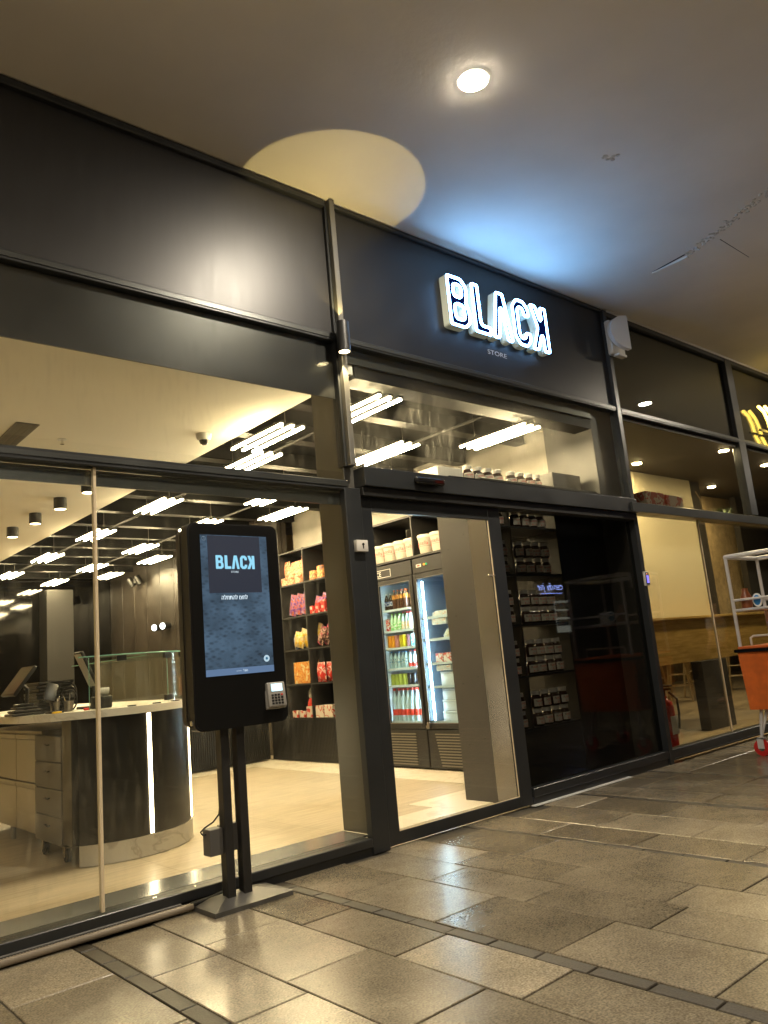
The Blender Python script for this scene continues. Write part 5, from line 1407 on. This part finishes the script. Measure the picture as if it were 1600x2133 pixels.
for z in JZ:
    for a, b in ((4.932, 5.438), (5.462, 6.128)):
        mb = MB(); mb.box((a, .3, z - .02), (b, .66, z - .001)); obj('shelf', mb, M['shelf'], dcase)
mb = MB(); mb.rbox((4.9, .1, 2.62), (6.95, .66, 2.645), .003, 1); obj('case_top', mb, M['shelf'], dcase)
mb = MB(); mb.box((4.932, .3, .0), (6.128, .32, .499)); obj('lower_panel', mb, M['black'], dcase)

jr = thing('spread_jar', 'jar', 'jar', (0, 0, 0))
mb = MB(); mb.lathe([(.0005, .001), (.044, 0), (.05, .012), (.052, .06), (.047, .09), (.04, .11), (.036, .118)], (0, 0, 0), 20); obj('jar_body', mb, M['choc'], jr, 40)
mb = MB(); mb.lathe([(.04, .116), (.041, .147), (.038, .15), (.0005, .15)], (0, 0, 0), 20); obj('lid', mb, M['lid'], jr, 40)
fj = lambda u, v: (.0528 * math.sin(u / .0528), -.0528 * math.cos(u / .0528), v)
mb = MB(); V = [fj(-.06 + .01 * i, .018) for i in range(13)] + [fj(-.06 + .01 * i, .082) for i in range(13)]
mb.add(V, [(i, i + 1, i + 14, i + 13) for i in range(12)]); jl = obj('paper_label', mb, M['jarlabel'], jr)
fj2 = lambda u, v: (.0533 * math.sin(u / .0533), -.0533 * math.cos(u / .0533), v)
mb = MB(); put_text(mb, 'utella', fj2, -.028, .055, width=.066, height=.021); 
mb.add([fj2(-.02, .022), fj2(.0, .022), fj2(.02, .024), fj2(.022, .043), fj2(.0, .046), fj2(-.018, .04)], [(0, 1, 2, 3, 4, 5)])
obj('red_print', mb, M['ink_red'], jl)
mb = MB(); put_text(mb, 'n', fj2, -.042, .055, width=.012, height=.017); mb.add([fj2(.026, .022), fj2(.044, .022), fj2(.044, .04), fj2(.026, .038)], [(0, 1, 2, 3)]); obj('black_print', mb, M['ink_black'], jl)
firstjar = True
def place_jar(x, y, z, label, group):
    global firstjar
    o = jr if firstjar else dup(jr)
    firstjar = False
    o.location = (x, y, z); o.rotation_euler = (0, 0, R(random.uniform(-25, 6))); o['label'] = label; o['group'] = group
SHN = ['lowest', 'second lowest', 'middle', 'second highest', 'highest']
for k_, z in enumerate(JZ):
    for lay in range(2 if k_ < 4 else 1):
        zz = z + lay * .152
        for i in range(4):
            place_jar(5.6 + i * .125, .36 + random.uniform(-.004, .004), zz, 'spread jar %s in the %s layer on the %s display shelf' % (L_(i), ['lower', 'upper'][lay], SHN[k_]), 'spread jars in the display case')
        for i in range(1):
            place_jar(5.37 - i * .13, .36, zz, 'spread jar standing alone left of the divider, %s layer of the %s shelf' % (['lower', 'upper'][lay], SHN[k_]), 'spread jars in the display case')
for i, x in enumerate((4.97, 5.1, 5.23, 5.36, 5.55, 5.68, 5.81, 5.92)):
    place_jar(x, .3, 2.6455, 'spread jar on top of the display case above the door beam, %s' % L_(i), 'spread jars on top of the display case')
mb = MB(); mb.rbox((4.55, .25, 2.56), (4.86, .5, 2.75), .004, 1); 
single('blank_box', mb, M['offwhite'], 'plain pale box left of the jars above the door beam', 'box')
mb = MB(); mb.rbox((6.05, .2, 2.646), (6.5, .6, 2.82), .004, 1)
single('dark_box', mb, M['endgrey'], 'plain dark grey box right of the jars above the door beam', 'box')

# ------------------------------------------------------------------ person further along the walkway, seen only mirrored in the eatery glass
def skin_body(name, pts, edges, mat, parent=None):
    me = bpy.data.meshes.new(name); me.from_pydata([p for p, r in pts], edges, [])
    o = bpy.data.objects.new(name, me); COL.objects.link(o)
    sk = o.modifiers.new('skin', 'SKIN'); sb = o.modifiers.new('smooth', 'SUBSURF'); sb.levels = 2
    for v, (p, r) in zip(me.skin_vertices[0].data, pts): v.radius = (r, r) if not isinstance(r, tuple) else r
    me.skin_vertices[0].data[0].use_root = True
    dg = bpy.context.evaluated_depsgraph_get(); dg.update()
    m2 = bpy.data.meshes.new_from_object(o.evaluated_get(dg)); o.modifiers.clear(); o.data = m2
    m2.materials.clear(); m2.materials.append(mat); m2.shade_smooth()
    if parent: o.parent = parent
    return o
per = thing('person', 'person in a pale grey shirt and dark trousers, mirrored in the eatery glass', 'person', (13.0, -2.3, 0))
P_ = [((0, 0, .93), (.15, .1)), ((0, 0, 1.12), (.14, .095)), ((0, 0, 1.34), (.17, .1)), ((0, 0, 1.46), (.06, .06)), ((0, -.01, 1.54), (.055, .06)), ((0, -.02, 1.64), (.078, .095)), ((0, -.02, 1.72), (.05, .06)),
      ((.2, 0, 1.38), .052), ((.26, .02, 1.1), .042), ((.24, -.08, .87), .032), ((.24, -.1, .79), .035), ((-.2, 0, 1.38), .052), ((-.26, .02, 1.1), .042), ((-.24, -.08, .87), .032), ((-.24, -.1, .79), .035),
      ((.1, 0, .84), .085), ((.11, -.01, .47), .058), ((.12, .02, .09), .04), ((.13, -.12, .035), .035), ((-.1, 0, .84), .085), ((-.11, -.01, .47), .058), ((-.12, .02, .09), .04), ((-.13, -.12, .035), .035)]
E_ = [(0, 1), (1, 2), (2, 3), (3, 4), (4, 5), (5, 6), (2, 7), (7, 8), (8, 9), (9, 10), (2, 11), (11, 12), (12, 13), (13, 14), (0, 15), (15, 16), (16, 17), (17, 18), (0, 19), (19, 20), (20, 21), (21, 22)]
skin_body('body', P_, E_, M['skin'], per)
big = lambda r, k: (r[0] + k, r[1] + k) if isinstance(r, tuple) else r + k
SH_ = [P_[i] for i in (0, 1, 2, 7, 11)] + [((.245, .012, 1.19), .05), ((-.245, .012, 1.19), .05)]
skin_body('shirt', [(p, big(r, .018)) for p, r in SH_], [(0, 1), (1, 2), (2, 3), (3, 5), (2, 4), (4, 6)], M['shirt'], per)
TR_ = [((0, 0, .95), (.15, .1)), P_[15], P_[16], P_[17], P_[19], P_[20], P_[21]]
skin_body('trousers', [(p, big(r, .02)) for p, r in TR_], [(0, 1), (1, 2), (2, 3), (0, 4), (4, 5), (5, 6)], M['trousers'], per)
mb = MB(); mb.lathe([(.082, 0), (.098, .05), (.085, .1), (.04, .13), (.0005, .135)], (13.0, -2.31, 1.65), 16); obj('hair', mb, M['ndark'], per, 60)
